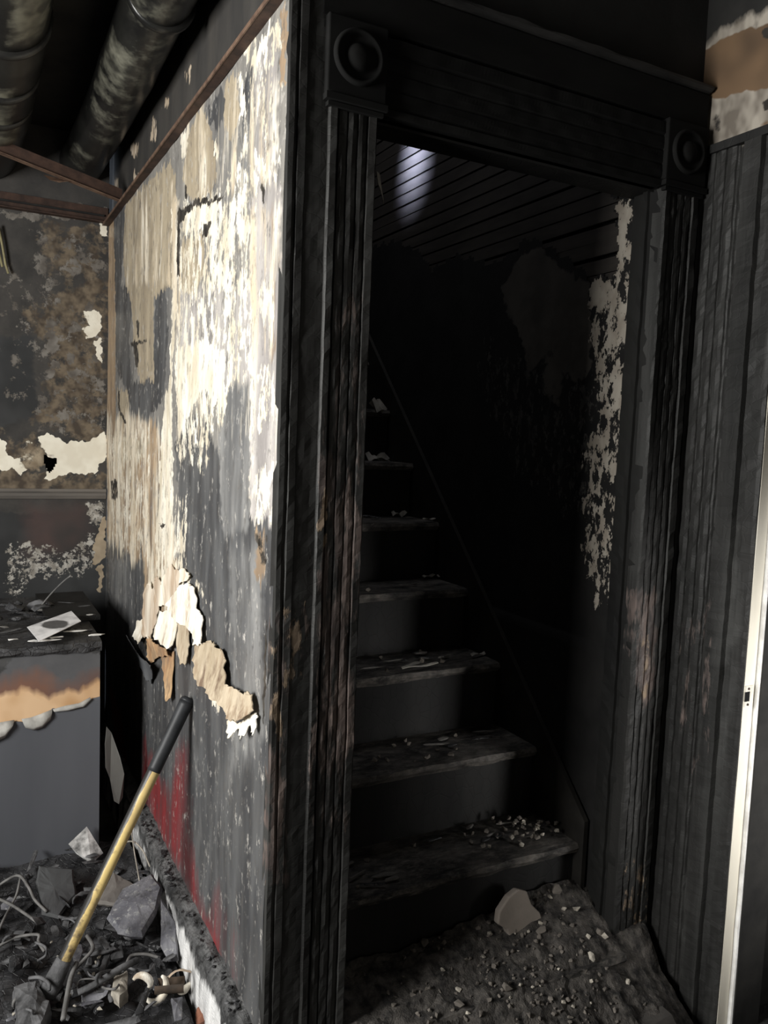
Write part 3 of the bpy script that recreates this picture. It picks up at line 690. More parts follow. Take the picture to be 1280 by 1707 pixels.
for x0, x1 in ((1.479-1.1, 1.4925-1.1),):
    v = []
    for y in (1.565, 3.9):
        for x in (x0, x1):
            for z in (y-1.40+.155-.25, y-1.40+.155+.10): v.append((x, y-1.40, max(z, .0)))
    sk.raw(v, [(0,1,3,2),(4,6,7,5),(0,4,5,1),(2,3,7,6),(1,5,7,3),(0,2,6,4)])
sk.build('skirt_board', layered('skirt_char', (.012, .011, .010), (.026, .024, .021), 8, rough=.6, bump=.6), st)

# ---- right wall and its door
us = np.concatenate([np.arange(.2, 1.2, .1), np.arange(1.2, Y0+.036, .006)]); vs = np.concatenate([np.linspace(0, 2.0, 20), np.arange(2.01, CEIL+.01, .006)])
wr = struct(sheet('wall_right', 0, XR, us, vs, M['right'], flip=True, bumpy=.003, hole=lambda u, v: (u < 1.225) & (v < 2.12)))
set_masks(wr, 0, XR, {
    'white': [([(1165, 90), (1200, 50), (1250, 22), (1300, 10), (1300, 320), (1258, 300), (1250, 240), (1170, 262), (1168, 200)], .03, .95), ([(1255, 230), (1300, 220), (1300, 300), (1256, 270)], .03, .8)],
    'brown': [([(1140, 120), (1170, 88), (1215, 58), (1260, 45), (1300, 32), (1300, 145), (1250, 150), (1215, 160), (1190, 165), (1150, 140)], .02, 1), (rect(1262, 200, 1290, 260), .02, .5)],
    'dark': [([(1270, 50), (1290, 46), (1290, 66), (1272, 64)], .01, 1), ([(1274, 165), (1290, 160), (1290, 185), (1274, 184)], .01, 1), ([(1190, 190), (1200, 190), (1200, 222), (1192, 222)], .02, .8)]}, warp=.35)
struct(MB().box(XR, XR+.12, -1.6, .35, 0, CEIL).build('wall_right_near', M['offwall']))
d2r = struct(empty('door_2', (XR, 1.2, 0)), 'charred doorway in the right wall with a pale jamb edge')
CAS2 = {'gray': [(rect(1150, 250, 1300, 1720), .05, .33), ([(1190, 860), (1240, 860), (1236, 1060), (1190, 1120)], .03, .66), (rect(1130, 1300, 1220, 1720), .06, .5)],
        'pink': [([(1130, 1050), (1180, 1000), (1180, 1300), (1150, 1340), (1130, 1200)], .05, .38)], 'tan': []}
P2 = [(Y0+.02, -.02), (Y0+.02, .012), (Y0+.002, .014), (Y0-.002, .004)] + [(a_, p_) for a_, p_ in reversed(ridges(1.355, 1.445, 3, .005, .005, .002))] + [(1.352, .004), (1.349, .0), (1.335, .0), (1.332, .016), (1.285, .018), (1.281, .006), (1.262, .006), (1.258, .012), (1.232, .012), (1.2232, .010), (1.2232, -.004)]
fluted(P2, 0, 2.14, 'casing', d2r, M['casing'], XR, ax=1, masks=CAS2, ref=(0, XR-.02))
P2h = MB()
P2h = loc_box(MB(), d2r.location, XR-.018, XR, .35, Y0+.01, 2.14, 2.16)
P2h.build('casing_cap', M['char'], d2r)
loc_box(MB(), d2r.location, XR-.012, XR, .35, 1.235, 2.03, 2.14).build('head_casing', M['char'], d2r)
jam = loc_box(MB(), d2r.location, XR-.006, XR+.036, 1.222, 1.245, 0, 2.03).build('jamb', layered('jamb_paint', (.78, .74, .64), (.64, .6, .5), 7, (1, 1, .3), rough=.55, bump=.15), d2r)
# ragged door-stop edge, painted white for the light caught on it, then the sooty stop
stp = MB(); zs = np.linspace(0, 2.03, 160); v = []
for z in zs:
    j = max(0, mnoise.noise(Vector((0, 3, z*9)))+.1)
    v += [(.031-.003*j, .022, z), (.031-.003*j, .013, z), (.037+.003*j, .010, z)]
stp.raw(v, [(i*3+k, (i+1)*3+k, (i+1)*3+k+1, i*3+k+1) for i in range(len(zs)-1) for k in range(2)])
stp.build('stop_lit_edge', M['paper'], d2r)
loc_box(MB(), d2r.location, XR+.035, XR+.13, 1.208, 1.245, 0, 2.03).build('door_stop', M['soot'], d2r)
# strike plate with bolt hole and screws
zc = at(1250, 1160, 1, 1.222)[2]
pl = MB(); xa, xb = XR-.004, XR+.024
loc_box(pl, d2r.location, xa, xb, 1.2195, 1.222, zc-.026, zc+.026)
plo = pl.build('strike_plate', M['steel'], d2r)
loc_box(MB(), d2r.location, xa-.002, xa+.014, 1.2185, 1.2197, zc-.011, zc+.012).build('bolt_hole', M['black'], plo)
for dz in (-.019, .019):
    xq, yq = xa+.010-XR, 1.2190-1.2
    MB().tube([(xq, yq, zc+dz), (xq, yq-.0012, zc+dz)], [.0032, .0028], 12).build('screw', M['rust'], plo)
# the dark room beyond the right door
hb = MB().box(XR+.9, XR+1.0, -1.6, 2.2, 0, CEIL).box(XR+.02, XR+1.0, 1.25, 1.44, 0, CEIL).box(XR+.1, XR+1.0, -.1, 0, 0, CEIL)
struct(hb.build('wall_hall', M['soot']))

# ================================================================= THINGS
# ---- burnt cabinet
CXR, CYF, CZT = .385, 2.56, .765
cb = empty('cabinet', (.02, CYF, 0)); tag(cb, 'burnt low cabinet with peeled laminate front and scorched orange band', 'cabinet')
def cl(mb, *a): return loc_box(mb, cb.location, *a)
cl(MB(), -.35, CXR, CYF+.014, 3.30, .03, CZT-.03).build('body', M['char'], cb)
us = np.arange(-.35, CXR+.001, .007); vs = np.arange(.03, CZT-.012, .007)
fp = sheet('front_panel', 1, CYF, us, vs, M['cab'], bumpy=.0015)
set_masks(fp, 1, CYF, {
    'warm': [([(-80, 1130), (20, 1130), (60, 1118), (100, 1148), (168, 1120), (172, 1180), (-80, 1230)], .06, .95)],
    'orange': [([(-80, 1170), (10, 1158), (40, 1150), (80, 1160), (130, 1148), (172, 1130), (172, 1175), (140, 1200), (-80, 1260)], .04, 1)],
    'char': [(rect(-80, 1050, 180, 1086), .02, .9), ([(-80, 1080), (25, 1090), (0, 1130), (-80, 1140)], .02, .75), ([(158, 1085), (172, 1085), (172, 1105)], .015, .7)]})
fp.parent = cb; fp.location = -cb.location
# laminate still stuck on below the torn edge
tear = [(-90, 1262), (-20, 1236), (8, 1218), (25, 1202), (60, 1206), (70, 1200), (88, 1180), (100, 1182), (130, 1178), (146, 1166), (169, 1160)]
topz = [(at(x, y, 1, CYF)[0], at(x, y, 1, CYF)[2]) for x, y in tear]
lam = MB(); xs = np.linspace(-.30, CXR, 160); v = []
for x in xs:
    z = np.interp(x, [p[0] for p in topz], [p[1] for p in topz]) + .004*mnoise.noise(Vector((x*60, 0, 5)))
    v += [(x-cb.location.x, -.006, .03), (x-cb.location.x, -.006, z-.008), (x-cb.location.x, -.005, z), (x-cb.location.x, 0, z)]
lam.raw(v, [(i*4+k, (i+1)*4+k, (i+1)*4+k+1, i*4+k+1) for i in range(len(xs)-1) for k in range(3)]).build('laminate', M['lam'], cb)
M['curl'] = layered('laminate_back', (.42, .41, .38), (.24, .235, .22), 18, rough=.8, bump=.4)
def curl(pts, lift, name='laminate_curl'):
    q = MB(); P = [at(x, y, 1, CYF-.006) for x, y in pts]
    h = len(P)//2; v = []
    for i in range(h):
        a_, b_ = Vector(P[i]), Vector(P[len(P)-1-i])
        for t in (0, .25, .5, .75, 1):
            p = a_.lerp(b_, t); p.y -= lift*math.sin(t*math.pi*.75)+.004*abs(mnoise.noise(p*40))
            v.append(p-cb.location)
    q.raw(v, [(i*5+k, (i+1)*5+k, (i+1)*5+k+1, i*5+k+1) for i in range(h-1) for k in range(4)])
    o = q.build(name, M['curl'], cb, smooth=True)
    so = o.modifiers.new('thickness', 'SOLIDIFY'); so.thickness = .003
curl([(88, 1182), (110, 1176), (132, 1172), (150, 1162), (152, 1166), (140, 1178), (115, 1184), (90, 1186)], .006)
curl([(36, 1198), (50, 1196), (68, 1190), (87, 1182), (84, 1198), (70, 1212), (56, 1216), (42, 1212)], .010)
curl([(-40, 1216), (-10, 1206), (10, 1202), (24, 1200), (18, 1214), (8, 1228), (-10, 1236), (-40, 1246)], .012)
# charred top edge and top board
tp = MB(); xs = np.linspace(-.35, CXR+.004, 70); pr = [(.75, -.025), (-.004, -.03), (-.010, -.018), (-.004, -.002), (.02, .0), (.75, .0)]
v = []
for x in xs:
    for i, (py, pz) in enumerate(pr):
        j = mnoise.noise(Vector((x*26, i*2.3, 2)))*(1 if 0 < i < 5 else 0)
        v.append((x-cb.location.x, py+.006*j, CZT+pz+.005*j))
n_ = len(pr)
tp.raw(v, [(i*n_+k, (i+1)*n_+k, (i+1)*n_+(k+1) % n_, i*n_+(k+1) % n_) for i in range(len(xs)-1) for k in range(n_)]).build('top_board', M['coal'], cb)

# photo card on the cabinet
M['card'] = bpy.data.materials.new('photo_card'); M['card'].use_nodes = True
nt = M['card'].node_tree; b = nt.nodes['Principled BSDF']
tc = nd(nt, 'ShaderNodeTexCoord').outputs['Object']
mp = nd(nt, 'ShaderNodeMapping', ins={0: tc, 1: (-.004, -.008, 0), 3: (1/.040, 1/.050, 1)})
ln = nd(nt, 'ShaderNodeVectorMath', operation='LENGTH', ins={0: mp.outputs[0]}).outputs['Value']
nz = noise_fac(nt, tc, 40, (1, 1, 1), 6)
k = mth(nt, 'ADD', ln, mth(nt, 'MULTIPLY', mth(nt, 'SUBTRACT', nz, .5), .35))
c = mixc(nt, mrange(nt, noise_fac(nt, tc, 14), .42, .66), (.92, .92, .94), (.45, .45, .47))
c = mixc(nt, mrange(nt, k, .9, 1.1, 1, 0), c, mixc(nt, nz, (.03, .03, .032), (.16, .16, .165)))
nt.links.new(c, b.inputs['Base Color']); b.inputs['Roughness'].default_value = .35
cz = CZT+.034
cc = [at(x, y, 2, cz) for x, y in ((45, 1045), (65, 1066), (135, 1037), (119, 1022))]
cen = sum(cc)/4
cq = MB().raw([p-cen+np.array([0, 0, dz]) for dz in (0, .0015) for p in cc], [(0,1,2,3),(7,6,5,4),(0,4,5,1),(1,5,6,2),(2,6,7,3),(3,7,4,0)])
co_ = cq.build('photo_card', M['card']); co_.location = cen; co_.rotation_euler = (.03, -.02, 0)
tag(co_, 'white print with a dark oval smudge lying on the burnt cabinet', 'photo')

# ---- pool of broken lumps
def lump(seed, sx, sy, sz, npt=14, mat='coal'):
    r = random.Random(seed); bm = bmesh.new()
    for _ in range(npt):
        v = Vector((r.uniform(-1, 1), r.uniform(-1, 1), r.uniform(-1, 1)))
        v = v.normalized()*r.uniform(.75, 1)
        bm.verts.new((v.x*sx, v.y*sy, v.z*sz))
    res = bmesh.ops.convex_hull(bm, input=bm.verts[:])
    bmesh.ops.delete(bm, geom=[g for g in res['geom_interior'] if isinstance(g, bmesh.types.BMVert)], context='VERTS')
    me = bpy.data.meshes.new('lump'); bm.to_mesh(me); bm.free()
    me.materials.append(M[mat]); return me
COAL = [lump(i, .03, .022, .016, 16, 'coal') for i in range(6)] + [lump(20+i, .032, .02, .012, 14, 'ash') for i in range(5)]
SPLINT = [lump(40+i, .06, .011, .008, 14, 'coal') for i in range(4)] + [lump(50+i, .07, .012, .006, 14, 'ash') for i in range(3)]
FLAKE = [lump(60+i, .035, .028, .005, 14, 'ash') for i in range(4)] + [lump(66+i, .045, .03, .005, 14, 'slate') for i in range(3)]
CRUMB = [lump(80+i, .011, .009, .008, 12, 'dirty_plaster') for i in range(5)]
PCRUMB = [lump(90+i, .012, .010, .007, 12, 'plaster_bit') for i in range(4)]
def put(me, name, loc, s=1, rot=None, label=None, cat=None, group=None):
    o = link(bpy.data.objects.new(name, me)); o.location = loc
    o.scale = (s,)*3 if not hasattr(s, '__len__') else s
    o.rotation_euler = rot or (random.uniform(-.5, .5), random.uniform(-.5, .5), random.uniform(0, 6.28))
    if label: tag(o, label, cat, group)
    return o

# ---- ash heap in front of the cabinet
def heap(x, y):
    h = .035+.055*np.clip((y-1.7)/.8, 0, 1.2)
    h = h+.022*mnoise.noise(Vector((x*6, y*6, 0)))+.012*mnoise.noise(Vector((x*17, y*17, 2)))
    return max(.006, h)
xs = np.arange(-.75, XC-.05, .022); ys = np.arange(.9, CYF+.04, .022)
v = [(x, y, heap(x, y)+.007*mnoise.noise(Vector((x*60, y*60, 7)))) for y in ys for x in xs]
nx = len(xs)
hp = MB().raw(v, [(j*nx+i, j*nx+i+1, (j+1)*nx+i+1, (j+1)*nx+i) for j in range(len(ys)-1) for i in range(nx-1)]).build('ash_heap', M['coal'], smooth=False)
tag(hp, 'black ash and fine cinders heaped on the floor before the cabinet', 'ash', kind='stuff')
for i in range(230):
    x = random.uniform(-.12, .485); y = random.uniform(1.50, CYF-.03)
    if x > .47 and y < 2: x -= .04
    kind = random.random(); z = heap(x, y)+random.uniform(.004, .035)
    if kind < .55:
        put(random.choice(COAL), 'charred_lump', (x, y, z), random.uniform(.5, 1.25), label='jagged charred lump in the ash heap below the cabinet', cat='char lump', group='charred lumps in the ash heap')
    elif kind < .80:
        put(random.choice(SPLINT), 'charred_splinter', (x, y, z+.01), random.uniform(.5, 1.15), label='long burnt wood splinter in the ash heap below the cabinet', cat='splinter', group='burnt splinters in the ash heap')
    else:
        put(random.choice(FLAKE), 'ash_flake', (x, y, z+.012), random.uniform(.5, 1.2), label='thin grey flake lying in the ash heap below the cabinet', cat='flake', group='grey flakes in the ash heap')
for i in range(26):
    x = random.uniform(.03, .46); y = random.uniform(1.62, 2.35)
    put(random.choice(PCRUMB), 'plaster_crumb', (x, y, heap(x, y)+.03), random.uniform(.4, .9), label='tiny pale plaster crumb in the ash heap below the cabinet', cat='plaster crumb', group='plaster crumbs in the ash heap')

for i in range(60):
    y = random.uniform(1.53, 2.62)
    put(random.choice(COAL), 'ledge_crumb', (XC-.020+random.uniform(-.018, .010), y, .190), random.uniform(.14, .42), label='small charred crumb lying on the ledge of the white baseboard', cat='char crumb', group='charred crumbs on the baseboard ledge')

def slab(pts, z, th, name, mat, label, cat, tilt=(0, 0), bulge=.006):
    P = [at(x, y, 2, z) for x, y in pts]; cen = sum(P)/len(P); R = []
    for i, a_ in enumerate(P):
        b_ = P[(i+1) % len(P)]
        for t in (0, .5): R.append((a_*(1-t)+b_*t-cen)*(1+random.uniform(-.03, .03)))
    n = len(R)
    v = [tuple(p*.94+np.array([0, 0, -th/2])) for p in R]+[tuple(p) for p in R]+[tuple(p*.9+np.array([0, 0, th/2+.3*bulge*random.random()])) for p in R]+[(0, 0, th/2+bulge)]
    f = [tuple(reversed(range(n)))]+[(k*n+i, k*n+(i+1) % n, (k+1)*n+(i+1) % n, (k+1)*n+i) for k in range(2) for i in range(n)]+[(2*n+i, 2*n+(i+1) % n, 3*n) for i in range(n)]
    o = MB().raw(v, f).build(name, mat)
    bm = bmesh.new(); bm.from_mesh(o.data)
    bmesh.ops.triangulate(bm, faces=bm.faces[:]); bmesh.ops.subdivide_edges(bm, edges=bm.edges[:], cuts=2, use_grid_fill=True)
    for p in bm.verts:
        nv = Vector((mnoise.noise(p.co*45+Vector((z*9, 0, 0))), mnoise.noise(p.co*45+Vector((5, 2, 0))), mnoise.noise(p.co*60+Vector((0, 7, 0)))))
        p.co += nv*max(.0025, th*.12)
    bm.to_mesh(o.data); bm.free()
    o.location = cen; o.rotation_euler = (tilt[0], tilt[1], 0)
    tag(o, label, cat); return o
slab([(178, 1524), (205, 1490), (255, 1474), (272, 1492), (262, 1520), (235, 1550), (195, 1545)], .135, .022, 'burnt_slab', M['slate'], 'grey-violet broken slab lying on the heap right of the tool handle', 'slab', (.2, -.15))
slab([(162, 1508), (188, 1460), (225, 1474), (200, 1508)], .125, .012, 'board_piece', layered('taupe_board', (.19, .175, .16), (.13, .12, .11), 8), 'smooth taupe board piece half under the grey-violet slab', 'board', (.1, .1))
slab([(265, 1570), (282, 1520), (298, 1550), (290, 1590), (272, 1588)], .10, .012, 'slate_chip', M['slate'], 'upright dark slate chip leaning by the white baseboard', 'chip', (.4, -.5))
slab([(58, 1480), (62, 1462), (120, 1458), (128, 1485), (100, 1515), (72, 1512)], .125, .01, 'grey_panel', layered('grey_panel_m', (.075, .078, .08), (.05, .05, .052), 8), 'flat dull grey panel piece lying just below the cabinet front', 'panel', (.35, .1))
slab([(20, 1660), (60, 1650), (85, 1690), (70, 1730), (30, 1730)], .085, .05, 'ash_clump', M['ash'], 'large pale grey ash clump at the bottom left beside the tool end', 'ash clump', bulge=.02)
slab([(188, 1640), (212, 1625), (214, 1660), (200, 1672), (186, 1660)], .08, .03, 'plaster_lump', M['plaster_bit'], 'pinkish pale plaster lump in the middle of the heap', 'plaster', bulge=.012)
slab([(326, 1690), (345, 1682), (356, 1707), (330, 1720)], .045, .03, 'brick_fragment', layered('rusty_brick', (.30, .13, .08), (.14, .06, .04), 14), 'rusty brown lump at the foot of the white baseboard', 'brick')
slab([(285, 1660), (305, 1655), (303, 1707), (290, 1712)], .07, .01, 'slate_strip', M['slate'], 'narrow grey slate strip pointing at the viewer near the baseboard', 'strip', (-.2, .1))
slab([(378, 1702), (398, 1688), (418, 1692), (424, 1712), (395, 1722)], .10, .03, 'white_plaster_lump', M['paper'], 'bright white plaster lump on the end of the baseboard at the bottom', 'plaster', bulge=.01)
# white folded paper against the cabinet
P = [at(x, y, 1, 2.50) for x, y in ((114, 1407), (147, 1385), (172, 1422), (150, 1432), (128, 1424))]
cen = P[3]
v = [p-cen for p in P]; v[1] = v[1]+np.array([0, .03, 0]); v[3] = v[3]+np.array([0, -.03, 0])
o = MB().raw(v, [(0, 1, 3), (1, 2, 3), (0, 3, 4)]).build('folded_paper', layered('scorched_paper', (.82, .82, .80), (.10, .10, .10), 26, rough=.7, bump=.3, dist=.002))
o.location = cen; so = o.modifiers.new('thickness', 'SOLIDIFY'); so.thickness = .002
tag(o, 'white scorched paper corner standing against the foot of the cabinet', 'paper')
# crushed tin: curved shells
t = empty('crushed_tin', tuple(at(275, 1640, 2, .085))); tag(t, 'crushed rusty tin with pale rims beside the white baseboard', 'tin')
def shell(mb, c, r, w, a0, a1, ax):
    n = 14; v = []
    for i in range(n):
        an = a0+(a1-a0)*i/(n-1)
        p = Vector(c)+Vector((math.cos(an)*r*ax.y, -math.cos(an)*r*ax.x, math.sin(an)*r*.8))
        v += [p-ax*w, p+ax*w]
    return mb.raw(v, [(2*i, 2*i+2, 2*i+3, 2*i+1) for i in range(n-1)])
axv = Vector((.95, -.3, 0)).normalized()
M['tin'] = layered('tin_inside', (.12, .085, .06), (.05, .04, .032), 16, rough=.6)
shell(MB(), (.012, 0, 0), .028, .034, -2.9, .5, axv).build('side', M['tin'], t, smooth=True)
for c, r, a0, a1, rx in (((-.026, -.012, .004), .030, -2.6, .9, .9), ((-.058, .0, .014), .022, -.6, 2.4, 1.0), ((.046, -.004, -.002), .024, -2.6, -.6, 1.0)):
    pts = [(c[0]+r*rx*math.cos(a0+(a1-a0)*k/11), c[1]-.006*math.sin(k*.5), c[2]+r*math.sin(a0+(a1-a0)*k/11)) for k in range(12)]
    rad = [.0035+.006*math.sin(math.pi*k/11) for k in range(12)]
    MB().tube(pts, rad, 8).build('rim', M['cream'], t, smooth=True)
v = []
for i in range(7):
    for k in range(5): v.append((.006+i*.009, -.014+k*.006, .022+.010*math.sin(i*.55)-.0009*k*k+.002*math.sin(k*2+i)))
o = MB().raw(v, [(i*5+k, (i+1)*5+k, (i+1)*5+k+1, i*5+k+1) for i in range(6) for k in range(4)]).build('lid', layered('scorched_lid', (.7, .62, .5), (.42, .28, .18), 22), t, smooth=True)
o['label'] = 'pale torn lid'
# burnt wires in the heap
def wire(pts, r, label, mat='wire', name='burnt_wire', cat='wire', lift=.0):
    P = [Vector(at(x, y, 2, z+lift)) for x, y, z in pts]; Q = []
    for i in range(len(P)-1):
        p0, p1, p2, p3 = P[max(i-1, 0)], P[i], P[i+1], P[min(i+2, len(P)-1)]
        for k in range(6):
            t_ = k/6
            Q.append(.5*((2*p1)+(p2-p0)*t_+(2*p0-5*p1+4*p2-p3)*t_*t_+(3*p1-p0-3*p2+p3)*t_**3))
    Q.append(P[-1]); c = Q[0].copy()
    o = MB().tube([q-c for q in Q], r, 6).build(name, M[mat], smooth=True); o.location = c
    tag(o, label, cat); return o
wire([(-20, 1490, .11), (10, 1468, .15), (32, 1460, .16), (48, 1480, .15), (58, 1500, .13), (78, 1520, .11)], .004, 'looped grey burnt wire arching over the heap at the left edge')
wire([(34, 1462, .155), (28, 1490, .13), (18, 1510, .12), (5, 1535, .12), (-10, 1570, .10)], .0035, 'grey burnt wire dropping from the arched loop to the left')
wire([(-10, 1495, .12), (18, 1508, .125), (40, 1522, .12), (66, 1540, .115)], .004, 'short grey wire crossing the heap below the arched loop')
wire([(-20, 1590, .09), (20, 1565, .11), (62, 1558, .12), (64, 1570, .11), (74, 1586, .10)], .004, 'grey forked wire lying left of the tool shaft')
wire([(145, 1560, .11), (155, 1580, .11), (140, 1600, .10), (122, 1618, .09)], .005, 'hooked grey wire just right of the yellow shaft')
wire([(105, 1700, .10), (112, 1660, .11), (118, 1630, .12), (128, 1605, .13)], .006, 'upright burnt wire right of the tool end')
wire([(205, 1405, .12), (222, 1403, .17), (238, 1418, .16), (250, 1445, .13)], .0026, 'thin pale wire curving from the shaft to the baseboard', 'plaster_bit')
wire([(219, 1385, .20), (224, 1420, .16), (230, 1455, .13), (234, 1478, .11)], .0018, 'thin straight wire standing in the gap by the baseboard', 'plaster_bit')
for i in range(16):
    px, py = random.uniform(0, 290), random.uniform(1500, 1700)
    if 215 < px and py < 1560: continue
    z_ = random.uniform(.09, .125); a_ = random.uniform(0, 6.28); l_ = random.uniform(18, 42)
    wire([(px, py, z_), (px+l_*.5*math.cos(a_), py+l_*.35*math.sin(a_), z_+random.uniform(.0, .025)), (px+l_*math.cos(a_+.5), py+l_*.6*math.sin(a_+.5), z_), (px+l_*1.4*math.cos(a_+.9), py+l_*.8*math.sin(a_+.9), z_-.01)],
         random.uniform(.0022, .0045), 'curled burnt strand tangled in the ash heap', random.choice(['wire', 'ash', 'ash']), 'burnt_strand', 'strand')['group'] = 'curled strands in the ash heap'
# long burnt stick across the heap
wire([(130, 1655, .10), (160, 1640, .11), (200, 1615, .12), (230, 1600, .11)], .008, 'dark burnt stick lying across the heap right of the tool end', 'ash', 'burnt_stick', 'stick')

# ---- grey torn board hanging in the gap between cabinet and side wall
P = [(178, 1212), (186, 1222), (200, 1262), (207, 1290), (205, 1330), (198, 1340), (190, 1335), (184, 1300), (176, 1280), (175, 1240)]
P = [at(x, y, 1, CYF-.02) for x, y in P]; cen = sum(P)/len(P)
n = len(P); v = [p-cen+np.array([0, dx+.004*math.sin(i*2), 0]) for dx in (0, .005) for i, p in enumerate(P)]
o = MB().raw(v, [tuple(range(n)), tuple(reversed(range(n, 2*n)))]+[(i, (i+1) % n, n+(i+1) % n, n+i) for i in range(n)]).build('torn_board', layered('grey_board', (.15, .147, .135), (.08, .078, .072), 9, SV))
o.location = cen; tag(o, 'grey torn board standing in the dark gap beside the cabinet', 'board')

# ---- long-handled tool leaning against the side wall
T1 = Vector(at(313, 1166, 0, XC-.012)); T0 = Vector(at(82, 1652, 2, .085))
ax = (T1-T0); L = ax.length; ax.normalize()
t = empty('long_handled_tool', tuple(T0)); tag(t, 'long yellow-handled tool with black grip leaning on the scorched wall', 'tool')
M['handle'] = bpy.data.materials.new('handle_wood'); M['handle'].use_nodes = True
nt = M['handle'].node_tree; b = nt.nodes['Principled BSDF']
tc = nd(nt, 'ShaderNodeTexCoord').outputs['Object']
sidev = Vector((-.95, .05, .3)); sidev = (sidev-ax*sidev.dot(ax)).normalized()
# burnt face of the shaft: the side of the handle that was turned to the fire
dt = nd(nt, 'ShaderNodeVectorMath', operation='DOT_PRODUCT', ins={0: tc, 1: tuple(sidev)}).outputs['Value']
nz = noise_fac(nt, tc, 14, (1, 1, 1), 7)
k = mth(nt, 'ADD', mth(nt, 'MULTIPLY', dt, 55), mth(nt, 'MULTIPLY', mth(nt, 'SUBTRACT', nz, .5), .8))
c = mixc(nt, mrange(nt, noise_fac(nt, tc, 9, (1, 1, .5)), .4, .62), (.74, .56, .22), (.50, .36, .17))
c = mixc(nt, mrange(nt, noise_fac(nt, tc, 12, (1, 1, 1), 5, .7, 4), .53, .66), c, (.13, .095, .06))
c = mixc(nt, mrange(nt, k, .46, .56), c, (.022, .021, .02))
nt.links.new(c, b.inputs['Base Color']); b.inputs['Roughness'].default_value = .45
def seg(a_, b_, r0, r1, name, mat, n=20):
    pts = [ax*(L*(a_+(b_-a_)*i/n)) for i in range(n+1)]
    rad = [r0+(r1-r0)*i/n for i in range(n+1)]
    return MB().tube(pts, rad, 20).build(name, mat, t, smooth=True)
M['grip'] = layered('black_grip', (.018, .019, .021), (.032, .034, .037), 20, rough=.5, bump=.3, dist=.002)
seg(.075, .76, .0150, .0165, 'handle', M['handle'])
g = seg(.735, .992, .0172, .0192, 'grip', M['grip'])
MB().tube([ax*(L*.992), ax*L, ax*(L+.006)], [.0192, .0185, .011], 20).build('grip_end', M['grip'], t, smooth=True)
seg(-.01, .10, .025, .0185, 'socket', M['ash'], 6)

# ---- debris on the cabinet top
def strip(x, y, z, lx, ly, lz, rz, mat, name, label, cat, group, tilt=0):
    me = lump(random.randrange(9999), lx, ly, lz, 16, mat)
    return put(me, name, (x, y, z), 1, (random.uniform(-.1, .1), tilt, rz), label, cat, group)
for i in range(34):
    p = at(random.uniform(-20, 168), random.uniform(1012, 1066), 2, CZT)
    if p[0] > CXR+.03 or p[1] > 3.2: continue
    strip(p[0], p[1], CZT+random.uniform(.008, .02), random.uniform(.02, .06), random.uniform(.006, .014), random.uniform(.004, .010), random.uniform(-.6, .6), random.choice(['coal', 'coal', 'ash', 'scrap']), 'char_strip', 'burnt strip of debris lying on top of the cabinet', 'debris strip', 'burnt strips on the cabinet top')
for x, y, lx in ((125, 1052, .05), (95, 1062, .03), (150, 1025, .018), (160, 1058, .03), (20, 1066, .02), (80, 1067, .045), (55, 1068, .02)):
    p = at(x, y, 2, CZT+.02)
    strip(p[0], p[1], p[2], lx, .010, .003, random.uniform(-.2, .3), 'paper', 'paper_scrap', 'white paper scrap among the debris on the cabinet top', 'paper scrap', 'white scraps on the cabinet top')
p = at(33, 1015, 2, CZT)
for i in range(6):
    q_ = at(random.uniform(20, 80), random.uniform(1003, 1018), 2, CZT+.02)
    put(random.choice(COAL), 'charred_lump', (q_[0], q_[1], CZT+.02), random.uniform(.8, 1.6), label='black charred lump at the back of the cabinet top', cat='char lump', group='charred lumps on the cabinet top')
wire([(70, 1008, .80), (85, 990, .84), (105, 970, .90), (118, 960, .93)], .003, 'thin burnt twig sticking up from the cabinet top', 'wire', 'burnt_twig', 'twig')
# charred board overhanging the back of the cabinet top
o = MB().box(-.09, .08, -.22, .22, -.008, .008).build('charred_board', M['char']); o.location = (CXR-.04, 3.05, CZT+.012)
tag(o, 'charred board lying on the back right of the cabinet top', 'board')

# wires hanging at the left edge of the frame
for a_, lab in ((( (-3, 375), (4, 410), (9, 440), (14, 456)), 'yellowish stripped cable hanging on the back wall, the right one of two'), (((-8, 380), (-2, 420), (4, 445)), 'yellowish stripped cable hanging on the back wall at the very edge')):
    P = [Vector(at(x, y, 1, YB-.02)) for x, y in a_]; c0 = P[0].copy()
    o = MB().tube([p-c0 for p in P], .0045, 8).build('hanging_cable', layered('cable_sheath', (.30, .27, .15), (.16, .14, .08), 20), smooth=True); o.location = c0
    tag(o, lab, 'cable')

# ---- rubble on the stairs
ZT0 = .155
xs = np.linspace(.66, 1.59, 84); ys = np.linspace(1.16, 1.59, 48)
def rub(x, y):
    t_ = mnoise.noise(Vector((x*7, y*7, 0)))
    base = ZT0-.01 if y > 1.40 else ZT0-.01-(1.40-y)*.52
    r = .010+.045*max(0, (y-1.40)/.19)+.045*max(0, min(1, (x-1.05)/.3))*max(0, (y-1.38)/.2)
    if y < 1.43:
        sd = max(0, x-1.40)*.30+max(0, .74-x)*.6
        base -= sd*min(1, (1.43-y)/.06)
    return base+r+.016*t_+.012*mnoise.noise(Vector((x*22, y*22, 3)))+.006*mnoise.noise(Vector((x*60, y*60, 3)))
v = [(x, y, rub(x, y)) for y in ys for x in xs]; nx = len(xs)
o = MB().raw(v, [(j*nx+i, j*nx+i+1, (j+1)*nx+i+1, (j+1)*nx+i) for j in range(len(ys)-1) for i in range(nx-1)]).build('stair_rubble', layered('rubble', (.016, .015, .0145), (.095, .086, .077), 34, rough=.95, bump=1.0, dist=.010))
tag(o, 'fine grey plaster rubble covering the bottom stair behind the doorway', 'rubble', kind='stuff')
